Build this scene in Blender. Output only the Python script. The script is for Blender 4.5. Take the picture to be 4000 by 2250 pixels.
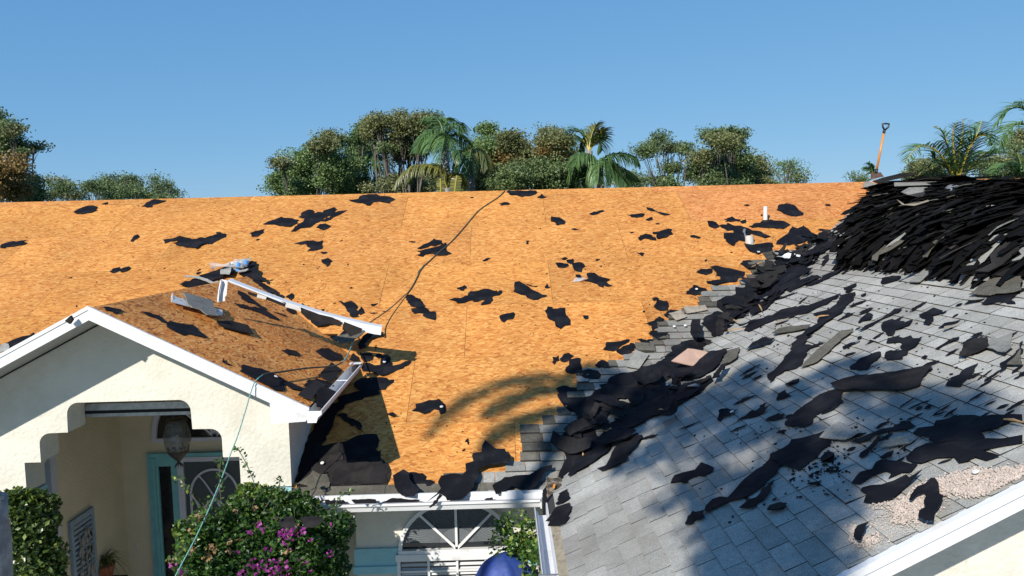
import bpy, bmesh, math, random
from mathutils import Vector, noise
for o in list(bpy.data.objects): bpy.data.objects.remove(o)
sc=bpy.context.scene; col=sc.collection
R_=random.Random(7)
V=Vector
# ------------------------------------------------------------------ camera, sky, sun
CZ=5.6; FPX=3000.; TILT=math.radians(4.65); ROLL=math.radians(1.4); YAW=math.radians(0.6)
fw=V((math.sin(YAW)*math.cos(TILT),math.cos(YAW)*math.cos(TILT),-math.sin(TILT)))
r0=V((math.cos(YAW),-math.sin(YAW),0)); u0=r0.cross(fw)
cr=r0*math.cos(ROLL)-u0*math.sin(ROLL); cu=r0*math.sin(ROLL)+u0*math.cos(ROLL)
CAM=V((0,0,CZ))
cam=bpy.data.cameras.new('camera'); co=bpy.data.objects.new('camera',cam); col.objects.link(co)
from mathutils import Matrix
co.matrix_world=Matrix(((cr.x,cu.x,-fw.x,CAM.x),(cr.y,cu.y,-fw.y,CAM.y),(cr.z,cu.z,-fw.z,CAM.z),(0,0,0,1)))
cam.sensor_width=36; cam.lens=36*FPX/4000; cam.clip_start=.05; cam.clip_end=3000
sc.camera=co
SUN=V((.57,1.,-.75)).normalized()      # direction the light travels
elev=math.asin(-SUN.z); az=math.atan2(-SUN.x,-SUN.y)
w=bpy.data.worlds.new('World'); sc.world=w; w.use_nodes=True
nt=w.node_tree; bg=nt.nodes['Background']; sk=nt.nodes.new('ShaderNodeTexSky'); sk.sky_type='NISHITA'; sk.sun_disc=False
sk.sun_elevation=elev; sk.sun_rotation=az; sk.air_density=1.0; sk.dust_density=.0; sk.ozone_density=1.5; sk.air_density=.8; sk.altitude=0
tint=nt.nodes.new('ShaderNodeMix'); tint.data_type='RGBA'; tint.blend_type='MULTIPLY'; tint.inputs[0].default_value=1; tint.inputs[7].default_value=(.78,.97,1.12,1)
nt.links.new(sk.outputs[0],tint.inputs[6]); 
sp_=nt.nodes.new('ShaderNodeSeparateColor'); cb_=nt.nodes.new('ShaderNodeCombineColor'); nt.links.new(tint.outputs[2],sp_.inputs[0])
for i_,(e_,k_) in enumerate(((.60,.459),(.40,.589),(.25,.78))):      # softer contrast between zenith and horizon
    m1=nt.nodes.new('ShaderNodeMath'); m1.operation='MULTIPLY'; m1.inputs[1].default_value=.1; nt.links.new(sp_.outputs[i_],m1.inputs[0])
    m2=nt.nodes.new('ShaderNodeMath'); m2.operation='POWER'; m2.inputs[1].default_value=e_; nt.links.new(m1.outputs[0],m2.inputs[0])
    m3=nt.nodes.new('ShaderNodeMath'); m3.operation='MULTIPLY'; m3.inputs[1].default_value=k_*10; nt.links.new(m2.outputs[0],m3.inputs[0]); nt.links.new(m3.outputs[0],cb_.inputs[i_])
nt.links.new(cb_.outputs[0],bg.inputs[0]); bg.inputs[1].default_value=.076
sl=bpy.data.lights.new('sun','SUN'); sl.energy=5.0; sl.angle=math.radians(.53); sl.color=(1,.94,.84)
so=bpy.data.objects.new('sun',sl); col.objects.link(so); so.rotation_euler=SUN.to_track_quat('-Z','Y').to_euler(); so.location=(-10,-20,20)
sc.view_settings.view_transform='Standard'; sc.view_settings.look='None'; sc.view_settings.exposure=0.4; sc.view_settings.gamma=1
sc.render.engine='CYCLES'

# ------------------------------------------------------------------ pixel helpers: rays of the survey photo meet real planes
def ray(x,y): return fw+cr*((x-2000)/FPX)+cu*((1125-y)/FPX)
def hit(x,y,p,n):
    d=ray(x,y); return CAM+d*((V(p)-CAM).dot(n)/d.dot(n))
PM=.495; RZ=6.239; RY=14.047                     # main roof
COSP=1/math.hypot(1,PM)
nM=V((0,-PM,1)).normalized(); pM=V((0,RY,RZ))
EX,EY,EZ=.36,7.41,2.955                          # inner corner of the two eaves
nG=V((-PM,0,1)).normalized(); pG=V((EX,EY,EZ))
GX,GZ,GS=-3.78,4.95,.505; GE=-1.84; GYF=7.0      # gable ridge, slope, right eave, front
nR=V((GS,0,1)).normalized(); pR=V((GX,GYF,GZ))
PL={'M':(pM,nM),'G':(pG,nG),'R':(pR,nR)}
def on(pl,x,y,h=0):
    p,n=PL[pl]; return hit(x,y,p+n*h,n)
def Yp(x,y,Y): return hit(x,y,V((0,Y,0)),V((0,1,0)))
def Xp(x,y,X): return hit(x,y,V((X,0,0)),V((1,0,0)))
Z={'1':(0,1000,.48525),'2':(0,1547,.48525),'3':(1050,1547,.48525),'4':(700,950,.3882),'5':(1950,900,.50466),'6':(2000,1519,.50466),
   'A':(3000,350,.3882),'B':(2900,900,.42718),'C':(2900,1631,.42718),'D':(1000,400,.46584),'E':(2100,400,.46584),'F':(0,400,.46584),
   'U':(0,0,1.5528),'P':(0,0,1),'H':(3200,600,.31056),'K':(1150,1380,.1941),'L':(2500,1300,.2329),'W':(1740,1110,.17857)}
def px(z,x,y): a,b,s=Z[z]; return a+x*s,b+y*s

# ------------------------------------------------------------------ materials
KA=.78   # paint and wood as seen at this exposure
def mat(name,base=(.5,.5,.5),rough=.7,metal=0,noise_amt=0,nscale=8,bump=0,bscale=60,spec=.5,dirt=None,dscale=3,dramp=(.45,.7)):
    base=tuple(c*KA for c in base); dirt=tuple(c*KA for c in dirt) if dirt else None
    m=bpy.data.materials.new(name); m.use_nodes=True; t=m.node_tree; b=t.nodes['Principled BSDF']
    b.inputs['Base Color'].default_value=(*base,1); b.inputs['Roughness'].default_value=rough; b.inputs['Metallic'].default_value=metal
    b.inputs['Specular IOR Level'].default_value=spec
    N=t.nodes.new; L=t.links.new
    tc=N('ShaderNodeTexCoord'); out=None
    if noise_amt:
        n=N('ShaderNodeTexNoise'); n.inputs['Scale'].default_value=nscale; n.inputs['Detail'].default_value=6; L(tc.outputs['Object'],n.inputs['Vector'])
        mr=N('ShaderNodeMapRange'); mr.inputs[1].default_value=.3; mr.inputs[2].default_value=.7; mr.inputs[3].default_value=1-noise_amt; mr.inputs[4].default_value=1+noise_amt; L(n.outputs[0],mr.inputs[0])
        mx=N('ShaderNodeMix'); mx.data_type='RGBA'; mx.blend_type='MULTIPLY'; mx.inputs[0].default_value=1
        mx.inputs[6].default_value=(*base,1); L(mr.outputs[0],mx.inputs[7]); out=mx.outputs[2]
    if dirt:
        n=N('ShaderNodeTexNoise'); n.inputs['Scale'].default_value=dscale; n.inputs['Detail'].default_value=8; n.inputs['Roughness'].default_value=.7; L(tc.outputs['Object'],n.inputs['Vector'])
        mr=N('ShaderNodeMapRange'); mr.inputs[1].default_value=dramp[0]; mr.inputs[2].default_value=dramp[1]; L(n.outputs[0],mr.inputs[0])
        mx=N('ShaderNodeMix'); mx.data_type='RGBA'; L(mr.outputs[0],mx.inputs[0])
        if out: L(out,mx.inputs[6])
        else: mx.inputs[6].default_value=(*base,1)
        mx.inputs[7].default_value=(*dirt,1); out=mx.outputs[2]
    if out: L(out,b.inputs['Base Color'])
    if bump:
        n=N('ShaderNodeTexNoise'); n.inputs['Scale'].default_value=bscale; n.inputs['Detail'].default_value=4; L(tc.outputs['Object'],n.inputs['Vector'])
        bp=N('ShaderNodeBump'); bp.inputs['Strength'].default_value=bump; bp.inputs['Distance'].default_value=.01; L(n.outputs[0],bp.inputs['Height']); L(bp.outputs[0],b.inputs['Normal'])
    return m
def osb(name,cols,mottle=0,rot=0):
    """oriented strand board from UV in metres"""
    cols=[tuple(v*KA for v in c) for c in cols]
    m=bpy.data.materials.new(name); m.use_nodes=True; t=m.node_tree; b=t.nodes['Principled BSDF']; N=t.nodes.new; L=t.links.new
    b.inputs['Roughness'].default_value=.75; b.inputs['Specular IOR Level'].default_value=.25
    uv=N('ShaderNodeUVMap'); uv.uv_map='UVMap'
    prev=None; hs=[]
    for i,(ang,sx,sy,th) in enumerate([(0,12,52,0),(9,15,60,.5),(-12,14,50,.58),(28,15,46,.80),(-42,16,42,.85)]):
        mp=N('ShaderNodeMapping'); mp.inputs['Rotation'].default_value=(0,0,math.radians(ang+rot)); mp.inputs['Location'].default_value=(i*3.7,i*1.9,0)
        L(uv.outputs[0],mp.inputs[0])
        mp2=N('ShaderNodeMapping'); mp2.inputs['Scale'].default_value=(sx,sy,1); L(mp.outputs[0],mp2.inputs[0])
        v=N('ShaderNodeTexVoronoi'); v.voronoi_dimensions='2D'; v.inputs['Scale'].default_value=1; v.inputs['Randomness'].default_value=.95; L(mp2.outputs[0],v.inputs['Vector'])
        sep=N('ShaderNodeSeparateColor'); L(v.outputs['Color'],sep.inputs[0])
        rp=N('ShaderNodeValToRGB'); e=rp.color_ramp.elements; e[0].position=0; e[0].color=(*cols[0],1); e[1].position=1; e[1].color=(*cols[3],1)
        a=e.new(.22); a.color=(*cols[1],1); a=e.new(.62); a.color=(*cols[2],1)
        L(sep.outputs[0],rp.inputs[0])
        if prev is None: prev=rp.outputs[0]
        else:
            gt=N('ShaderNodeMath'); gt.operation='GREATER_THAN'; gt.inputs[1].default_value=max(th,.5); L(sep.outputs[1],gt.inputs[0])
            mx=N('ShaderNodeMix'); mx.data_type='RGBA'; L(gt.outputs[0],mx.inputs[0]); L(prev,mx.inputs[6]); L(rp.outputs[0],mx.inputs[7]); prev=mx.outputs[2]
        hs.append(sep.outputs[2])
    # dark little gaps between strands
    mp=N('ShaderNodeMapping'); mp.inputs['Scale'].default_value=(16,70,1); mp.inputs['Rotation'].default_value=(0,0,math.radians(6+rot)); L(uv.outputs[0],mp.inputs[0])
    n=N('ShaderNodeTexNoise'); n.inputs['Scale'].default_value=1; n.inputs['Detail'].default_value=3; L(mp.outputs[0],n.inputs['Vector'])
    mr=N('ShaderNodeMapRange'); mr.inputs[1].default_value=.62; mr.inputs[2].default_value=.72; mr.inputs[3].default_value=0; mr.inputs[4].default_value=.55; L(n.outputs[0],mr.inputs[0])
    mx=N('ShaderNodeMix'); mx.data_type='RGBA'; L(mr.outputs[0],mx.inputs[0]); L(prev,mx.inputs[6]); mx.inputs[7].default_value=(*[c*.42 for c in cols[0]],1); prev=mx.outputs[2]
    # broad tone change and stains
    n=N('ShaderNodeTexNoise'); n.inputs['Scale'].default_value=.8; n.inputs['Detail'].default_value=5; L(uv.outputs[0],n.inputs['Vector'])
    mr=N('ShaderNodeMapRange'); mr.inputs[1].default_value=.3; mr.inputs[2].default_value=.7; mr.inputs[3].default_value=.84-mottle*.2; mr.inputs[4].default_value=1.12; L(n.outputs[0],mr.inputs[0])
    mx=N('ShaderNodeMix'); mx.data_type='RGBA'; mx.blend_type='MULTIPLY'; mx.inputs[0].default_value=1; L(prev,mx.inputs[6]); L(mr.outputs[0],mx.inputs[7]); prev=mx.outputs[2]
    # sheet to sheet colour
    at=N('ShaderNodeAttribute'); at.attribute_name='tone'
    mx=N('ShaderNodeMix'); mx.data_type='RGBA'; mx.blend_type='MULTIPLY'; mx.inputs[0].default_value=1; L(prev,mx.inputs[6]); L(at.outputs['Color'],mx.inputs[7]); prev=mx.outputs[2]
    L(prev,b.inputs['Base Color'])
    bp=N('ShaderNodeBump'); bp.inputs['Strength'].default_value=.35; bp.inputs['Distance'].default_value=.003; L(hs[1],bp.inputs['Height']); L(bp.outputs[0],b.inputs['Normal'])
    return m
def shingle_mat(name,c0,c1,grit=.35,stain=.3):
    c0=tuple(v*KA for v in c0); c1=tuple(v*KA for v in c1)
    m=bpy.data.materials.new(name); m.use_nodes=True; t=m.node_tree; b=t.nodes['Principled BSDF']; N=t.nodes.new; L=t.links.new
    b.inputs['Roughness'].default_value=.9; b.inputs['Specular IOR Level'].default_value=.2
    g=N('ShaderNodeNewGeometry'); tc=N('ShaderNodeTexCoord')
    mx=N('ShaderNodeMix'); mx.data_type='RGBA'; L(g.outputs['Random Per Island'],mx.inputs[0]); mx.inputs[6].default_value=(*c0,1); mx.inputs[7].default_value=(*c1,1)
    prev=mx.outputs[2]
    for sc_,lo,hi,a in ((170,.35,.65,grit),(24,.3,.7,stain*.6),(2.2,.3,.7,stain)):
        n=N('ShaderNodeTexNoise'); n.inputs['Scale'].default_value=sc_; n.inputs['Detail'].default_value=4; L(tc.outputs['Object'],n.inputs['Vector'])
        mr=N('ShaderNodeMapRange'); mr.inputs[1].default_value=lo; mr.inputs[2].default_value=hi; mr.inputs[3].default_value=1-a; mr.inputs[4].default_value=1+a; L(n.outputs[0],mr.inputs[0])
        m2=N('ShaderNodeMix'); m2.data_type='RGBA'; m2.blend_type='MULTIPLY'; m2.inputs[0].default_value=1; L(prev,m2.inputs[6]); L(mr.outputs[0],m2.inputs[7]); prev=m2.outputs[2]
    n=N('ShaderNodeTexNoise'); n.inputs['Scale'].default_value=.75; n.inputs['Detail'].default_value=9; n.inputs['Roughness'].default_value=.68; L(tc.outputs['Object'],n.inputs['Vector'])
    mr=N('ShaderNodeMapRange'); mr.inputs[1].default_value=.48; mr.inputs[2].default_value=.72; mr.inputs[3].default_value=0; mr.inputs[4].default_value=.6; L(n.outputs[0],mr.inputs[0])
    m2=N('ShaderNodeMix'); m2.data_type='RGBA'; L(mr.outputs[0],m2.inputs[0]); L(prev,m2.inputs[6]); m2.inputs[7].default_value=(c0[0]*.62,c0[1]*.57,c0[2]*.52,1); prev=m2.outputs[2]
    L(prev,b.inputs['Base Color'])
    n=N('ShaderNodeTexNoise'); n.inputs['Scale'].default_value=260; L(tc.outputs['Object'],n.inputs['Vector'])
    bp=N('ShaderNodeBump'); bp.inputs['Strength'].default_value=.5; bp.inputs['Distance'].default_value=.003; L(n.outputs[0],bp.inputs['Height']); L(bp.outputs[0],b.inputs['Normal'])
    return m
def leaf_mat(name,a,b_,c=None,rough=.5,trans=.3):
    a=tuple(v*.85 for v in a); b_=tuple(v*.85 for v in b_)
    m=bpy.data.materials.new(name); m.use_nodes=True; t=m.node_tree; b=t.nodes['Principled BSDF']; N=t.nodes.new; L=t.links.new
    g=N('ShaderNodeNewGeometry'); rp=N('ShaderNodeValToRGB'); e=rp.color_ramp.elements
    e[0].color=(*a,1); e[1].color=(*b_,1); e[1].position=.85 if c else 1
    if c: x=e.new(1.); x.color=(*c,1)
    tc=N('ShaderNodeTexCoord'); n=N('ShaderNodeTexNoise'); n.inputs['Scale'].default_value=.9; n.inputs['Detail'].default_value=3; L(tc.outputs['Object'],n.inputs['Vector'])
    ad=N('ShaderNodeMath'); ad.operation='MULTIPLY_ADD'; ad.inputs[1].default_value=1.6; ad.inputs[2].default_value=-.8; L(n.outputs[0],ad.inputs[0])
    a2=N('ShaderNodeMath'); a2.operation='ADD'; a2.use_clamp=True; L(ad.outputs[0],a2.inputs[0]); L(g.outputs['Random Per Island'],a2.inputs[1])
    L(a2.outputs[0],rp.inputs[0]); L(rp.outputs[0],b.inputs['Base Color']); b.inputs['Roughness'].default_value=rough
    tr=N('ShaderNodeBsdfTranslucent'); L(rp.outputs[0],tr.inputs[0]); ms=N('ShaderNodeMixShader'); ms.inputs[0].default_value=trans
    L(b.outputs[0],ms.inputs[1]); L(tr.outputs[0],ms.inputs[2]); L(ms.outputs[0],t.nodes['Material Output'].inputs[0])
    return m
OSB1=osb('osb_fresh',[(.40,.135,.030),(.57,.225,.050),(.645,.285,.070),(.75,.40,.125)])
OSB2=osb('osb_low_light',[(.32,.09,.018),(.70,.235,.045),(.88,.345,.075),(1.0,.53,.17)],mottle=1)  # board colours raised and reddened to offset the gable slope's low grazing light
FELT=mat('tar_felt',(.0068,.007,.0108),.8,noise_amt=.5,nscale=4,bump=.9,bscale=7,dirt=(.024,.023,.024),dscale=5,dramp=(.5,.75),spec=.16)
FELT2=mat('tar_felt_worn',(.017,.0155,.017),.85,noise_amt=.4,nscale=6,bump=.3,bscale=30,dirt=(.035,.030,.027),dscale=9,spec=.14)
SH_L=shingle_mat('shingle_light_grey',(.34,.335,.31),(.455,.45,.42),stain=.16)
SH_V=shingle_mat('shingle_mid_grey',(.22,.22,.205),(.36,.355,.33),stain=.25)
SH_B=shingle_mat('shingle_brown_grey',(.09,.085,.07),(.15,.14,.115),stain=.35)
EDGE=mat('shingle_edge',(.035,.034,.033),.9)
SH_D=shingle_mat('shingle_dark_back',(.010,.010,.011),(.030,.028,.028),grit=.3,stain=.4)
SH_T=shingle_mat('shingle_tan',(.30,.27,.22),(.38,.33,.27))
HEAPM=[SH_D,SH_D,SH_D,SH_D,mat('shingle_black',(.0065,.0062,.0066),.9,noise_amt=.5,nscale=6,spec=.1),SH_B,SH_V]
WHITE=mat('white_aluminium',(.80,.81,.83),.38,noise_amt=.04,dirt=(.62,.61,.58),dscale=5,dramp=(.55,.8))
WHITEP=mat('white_trim_paint',(.78,.79,.80),.45,noise_amt=.05,dirt=(.42,.40,.35),dscale=5,dramp=(.56,.85))
WDIRTY=mat('dirty_white_metal',(.66,.65,.62),.5,noise_amt=.15,dirt=(.22,.17,.12),dscale=9,dramp=(.55,.68))
STUC=mat('cream_stucco',(.76,.735,.65),.9,noise_amt=.05,nscale=3,bump=.9,bscale=26,dirt=(.60,.57,.48),dscale=1.6,dramp=(.48,.8),spec=.2)
STUC2=mat('yellow_stucco',(.74,.66,.49),.9,noise_amt=.06,nscale=3,bump=.8,bscale=30,spec=.2)
TURQ=mat('turquoise_paint',(.20,.52,.56),.6,noise_amt=.08,bump=.3,bscale=40)
LTURQ=mat('light_turquoise_paint',(.33,.63,.70),.7,noise_amt=.06,bump=.5,bscale=40)
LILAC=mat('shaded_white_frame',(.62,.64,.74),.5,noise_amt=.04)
SOFF=mat('vinyl_soffit',(.42,.42,.41),.5,noise_amt=.04)
GLASS=mat('dark_glass',(.012,.014,.017),.06,spec=.6)
SCREEN=mat('insect_screen',(.055,.075,.085),.6,noise_amt=.1,nscale=60)
DARK=mat('dark_void',(.012,.012,.014),.9)
SHADE=mat('pleated_shade',(.13,.145,.16),.8,noise_amt=.08)
BLIND=mat('white_blind',(.6,.6,.6),.5)
BLUE=mat('blue_tarp',(.022,.06,.29),.6,noise_amt=.25,nscale=5,bump=1.,bscale=14,dirt=(.04,.07,.2),dscale=7)
BLUEF=mat('blue_film',(.015,.03,.10),.35,noise_amt=.3,nscale=9,dirt=(.12,.15,.22),dscale=26,dramp=(.62,.7))
BARK=mat('bark',(.13,.115,.10),.95,noise_amt=.35,nscale=5,bump=.8,bscale=18)
PBARK=mat('palm_bark',(.27,.26,.26),.95,noise_amt=.45,nscale=9,bump=1.,bscale=14)
GRASS=mat('lawn',(.07,.12,.03),.95,noise_amt=.4,nscale=4)
ROPE1=mat('rope_dusty',(.07,.075,.055),.9,noise_amt=.5,nscale=90)
ROPE2=mat('rope_green',(.14,.36,.33),.7,noise_amt=.4,nscale=90)
ORANGE=mat('orange_fibreglass',(.72,.27,.03),.4,noise_amt=.15,nscale=12)
BLACKP=mat('black_plastic',(.018,.018,.02),.45)
RUST=mat('rusty_steel',(.10,.055,.035),.7,noise_amt=.5,nscale=18)
PVC=mat('white_pvc',(.80,.80,.77),.4,noise_amt=.03)
GREYM=mat('galvanised',(.45,.46,.47),.45,.6,noise_amt=.2,nscale=20)
CHIP=mat('insulation_chips',(.56,.475,.42),.9,noise_amt=.15,nscale=30)
WOOD=mat('splintered_wood',(.55,.34,.15),.85,noise_amt=.3,nscale=30)
PINK=mat('pink_slab',(.52,.34,.26),.85,noise_amt=.1,nscale=6,bump=.2,bscale=60)
BAG=mat('clear_plastic',(.80,.83,.88),.15); BAG.node_tree.nodes['Principled BSDF'].inputs['Alpha'].default_value=.33
BOTB=mat('blue_bottle',(.10,.33,.75),.2)
JAR=mat('lantern_glass',(.20,.20,.185),.14,spec=.7,noise_amt=.5,nscale=22,bump=1.,bscale=26); JAR.node_tree.nodes['Principled BSDF'].inputs['Alpha'].default_value=.55
IRON=mat('dark_iron',(.035,.028,.024),.55)
TERRA=mat('terracotta',(.33,.10,.05),.8,noise_amt=.2)
ARTB=mat('blue_grey_wood',(.30,.40,.50),.7,noise_amt=.12)
ARTG=mat('carved_leaf_grey',(.35,.34,.33),.8)
MAG=leaf_mat('magenta_bract',(.22,.015,.17),(.46,.06,.38),trans=.35)
DRY=leaf_mat('dry_bract',(.26,.15,.07),(.46,.30,.15))
LBUSH=leaf_mat('bush_leaf',(.018,.055,.012),(.085,.18,.028),(.24,.30,.05),rough=.38)
LIVY=leaf_mat('ivy_leaf',(.02,.05,.015),(.10,.16,.03),(.2,.26,.05),rough=.35)
L_G=leaf_mat('leaf_green',(.10,.18,.065),(.25,.36,.12))
L_B=leaf_mat('leaf_olive_brown',(.12,.145,.055),(.27,.285,.11))
L_O=leaf_mat('leaf_golden',(.20,.13,.04),(.34,.23,.07))
L_D=leaf_mat('leaf_oak_dark',(.075,.13,.05),(.22,.29,.105))
L_Y=leaf_mat('leaf_yellow_green',(.09,.12,.03),(.20,.23,.06))
L_P=leaf_mat('palm_green',(.05,.12,.04),(.17,.29,.085),rough=.4)
L_PY=leaf_mat('palm_yellow_green',(.12,.13,.03),(.26,.26,.06),rough=.4)
STEMY=mat('yellow_stem',(.42,.33,.04),.5)

# ------------------------------------------------------------------ object helpers
def tag(o,label=None,cat=None,group=None,kind=None):
    if label: o['label']=label
    if cat: o['category']=cat
    if group: o['group']=group
    if kind: o['kind']=kind
    return o
def thing(name,loc,label,cat,group=None):
    o=bpy.data.objects.new(name,None); o.empty_display_size=.1; o.location=loc; col.objects.link(o); return tag(o,label,cat,group)
class MB:
    def __init__(s): s.v=[]; s.f=[]; s.uv=None; s.tone=None; s.mi=[]
    def poly(s,pts,mi=0):
        b=len(s.v); s.v+= [tuple(p) for p in pts]; s.f.append(tuple(range(b,b+len(pts)))); s.mi.append(mi)
    def box(s,a,b,mi=0):
        x0,y0,z0=a; x1,y1,z1=b; i=len(s.v)
        s.v+=[(x0,y0,z0),(x1,y0,z0),(x1,y1,z0),(x0,y1,z0),(x0,y0,z1),(x1,y0,z1),(x1,y1,z1),(x0,y1,z1)]
        for f in ((0,3,2,1),(4,5,6,7),(0,1,5,4),(1,2,6,5),(2,3,7,6),(3,0,4,7)): s.f.append(tuple(i+k for k in f)); s.mi.append(mi)
        return s
    def hexa(s,bot,top,mi=0):
        n=len(bot); i=len(s.v); s.v+=[tuple(p) for p in bot]+[tuple(p) for p in top]
        s.f.append(tuple(i+k for k in reversed(range(n)))); s.f.append(tuple(i+n+k for k in range(n))); s.mi+=[mi,mi]
        for k in range(n): j=(k+1)%n; s.f.append((i+k,i+j,i+n+j,i+n+k)); s.mi.append(mi)
        return s
    def prism(s,pts,d,mi=0):           # closed outline, extruded by vector d
        d=V(d); return s.hexa([V(p) for p in pts],[V(p)+d for p in pts],mi)
    def tube(s,pts,rad,n=8,mi=0,cap=True):
        pts=[V(p) for p in pts]; rads=rad if isinstance(rad,(list,tuple)) else [rad]*len(pts); i0=len(s.v); prev=None
        for k,p in enumerate(pts):
            d=(pts[min(k+1,len(pts)-1)]-pts[max(k-1,0)]).normalized()
            a=V((0,0,1)) if abs(d.z)<.9 else V((1,0,0))
            if prev is not None: a=prev
            e1=(a-d*a.dot(d)).normalized(); e2=d.cross(e1); prev=e1
            for q in range(n):
                t=2*math.pi*q/n; s.v.append(tuple(p+(e1*math.cos(t)+e2*math.sin(t))*rads[k]))
        for k in range(len(pts)-1):
            for q in range(n):
                r=(q+1)%n; s.f.append((i0+k*n+q,i0+k*n+r,i0+(k+1)*n+r,i0+(k+1)*n+q)); s.mi.append(mi)
        if cap:
            s.f.append(tuple(i0+q for q in reversed(range(n)))); s.f.append(tuple(i0+(len(pts)-1)*n+q for q in range(n))); s.mi+=[mi,mi]
        return s
    def build(s,name,m,parent=None,smooth=False,origin=None):
        me=bpy.data.meshes.new(name)
        og=V(origin) if origin is not None else None
        vs=s.v if og is None else [(a-og.x,b-og.y,c-og.z) for a,b,c in s.v]
        me.from_pydata(vs,[],s.f)
        ms=m if isinstance(m,(list,tuple)) else [m]
        for q in ms: me.materials.append(q)
        if len(ms)>1: me.polygons.foreach_set('material_index',s.mi)
        if s.uv:
            ul=me.uv_layers.new(name='UVMap')
            flat=[c for f in s.uv for p in f for c in p]; ul.data.foreach_set('uv',flat)
        if s.tone:
            at=me.color_attributes.new('tone','FLOAT_COLOR','CORNER'); fl=[]
            for f,t in zip(s.f,s.tone): fl+= [*t,1]*len(f)
            at.data.foreach_set('color',fl)
        if smooth: me.polygons.foreach_set('use_smooth',[True]*len(me.polygons))
        me.update()
        o=bpy.data.objects.new(name,me); col.objects.link(o)
        if og is not None: o.location=og
        if parent is not None:
            o.parent=parent
            if og is None: o.matrix_parent_inverse=Matrix.Translation(-parent.location)
            else: o.location=og-parent.location if parent.type=='EMPTY' and parent.parent is None else og
        return o
def pbuild(mb,name,m,parent,smooth=False): # part with vertices given in world coordinates
    pw=parent.location.copy(); q=parent.parent
    while q is not None: pw+=q.location; q=q.parent
    og=V((0,0,0))
    o=mb.build(name,m,None,smooth)
    o.parent=parent; o.location=-pw
    return o

# ------------------------------------------------------------------ ground
g=MB(); g.poly([(-600,-600,0),(600,-600,0),(600,600,0),(-600,600,0)]); tag(g.build('lawn_ground',GRASS),kind='structure')
g=MB(); g.poly([(-9,-14,.004),(14,-14,.004),(14,4.3,.004),(-9,4.3,.004)]); tag(g.build('bounce_driveway',mat('pale_concrete',(.58,.56,.52),.9,noise_amt=.12,nscale=2)),kind='structure')  # unseen paving added to send neutral bounce light onto the shaded walls
g=MB(); g.poly([(-6,4.3,.004),(-2.2,4.3,.004),(-2.2,9.9,.004),(-6,9.9,.004)]); tag(g.build('porch_floor',mat('porch_tile',(.55,.5,.42),.8,noise_amt=.1,nscale=3)),kind='structure')

# ------------------------------------------------------------------ the house
house=thing('house',(0,8,0),'cream stucco house with roof stripped to orange plywood, porch gable and grey shingled wing','house')
def mp(x,s,h=0): # point on main roof, s metres down from the ridge
    return V((x,RY-s*COSP,RZ-s*COSP*PM))+nM*h
SE=(RY-7.40)/COSP
# roof deck in sheets
d=MB(); d.uv=[]; d.tone=[]
def deckquad(P,uvs,tone):
    d.poly(P); d.uv.append(uvs); d.tone.append(tone)
def porch_cut(xa,xb,s0,s1):
    """leave the deck open where the porch stands under its own gable roof"""
    XL,XR,SC=-5.38,-2.19,4.5; out=[]
    cuts=[xa]+[c for c in (XL,XR) if xa<c<xb]+[xb]
    for a,b in zip(cuts,cuts[1:]):
        if XL-.001<=(a+b)/2<=XR:
            if s0<SC: out.append((a,b,s0,min(s1,SC)))
        else: out.append((a,b,s0,s1))
    return out
rows=[0]+[.22+1.22*k for k in range(6)]+[SE]
seam0=[.3,.73,-.51,.675,1.895,-1.125,.078]
rr=random.Random(3)
for i in range(len(rows)-1):
    s0,s1=rows[i]+.0015,rows[i+1]-.0015
    x=seam0[i]-2.41*8
    while x<15:
        t=rr.uniform(.93,1.05); pinkish=1.0 if x<2.5 or i>1 else .93
        tone=(t*1.0,t*rr.uniform(.97,1.0)*pinkish,t*rr.uniform(.93,1.02)*(1.12 if pinkish<1 else 1))
        ox,oy=rr.uniform(0,30),rr.uniform(0,30)
        xa,xb=x+.002,x+2.41-.002
        for a,b,sa,sb in porch_cut(xa,xb,s0,s1):
            deckquad([mp(a,sb),mp(b,sb),mp(b,sa),mp(a,sa)],[(a+ox,-sb+oy),(b+ox,-sb+oy),(b+ox,-sa+oy),(a+ox,-sa+oy)],tone)
        x+=2.41
pbuild(d,'main_roof_deck',OSB1,house)['label']='bare orange strand board sheathing of the main roof'
u=MB()
for a,b_,sa,sb in porch_cut(-19,15,0,SE):
    u.poly([mp(a,sb,-.02),mp(b_,sb,-.02),mp(b_,sa,-.02),mp(a,sa,-.02)]); u.poly([mp(a,sb,-.16),mp(b_,sb,-.16),mp(b_,sa,-.2),mp(a,sa,-.2)])
u.prism([mp(-2.17,SE,-.12),mp(-2.17,SE,-.02),mp(EX,SE,-.02),mp(EX,SE,-.12)],(0,-.02,0))
u.poly([V((-19,RY,RZ-.01)),V((15,RY,RZ-.01)),V((15,RY+6.5,RZ-3.2)),V((-19,RY+6.5,RZ-3.2))])
pbuild(u,'roof_underlay',mat('raw_rafter_wood',(.16,.08,.035),.9),house)
# side closing walls of the main body
b=MB(); b.box((-18,7.95,0),(-5.9,19.6,2.9)); b.box((-1.62,7.86,0),(2.6,8.1,2.86)); b.box((-2.175,8.55,0),(-1.55,8.8,3.3)); b.box((1.2,4.5,0),(12,4.7,2.9)); b.box((1.2,4.7,0),(1.4,8,2.9)); b.box((-1.6,18.9,0),(12,19.6,2.9))
pbuild(b,'stucco_wall',STUC,house)
# garage gable triangular wall
b=MB(); zg=lambda X: EZ+(X-EX)*PM
b.prism([(1.2,4.45,0),(11.4,4.45,0),(11.4,4.45,zg(1.2)-.1),(6.3,4.45,zg(6.3)-.1),(1.2,4.45,zg(1.2)-.1)],(0,.05,0)); pbuild(b,'garage_front_wall',STUC,house)
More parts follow.
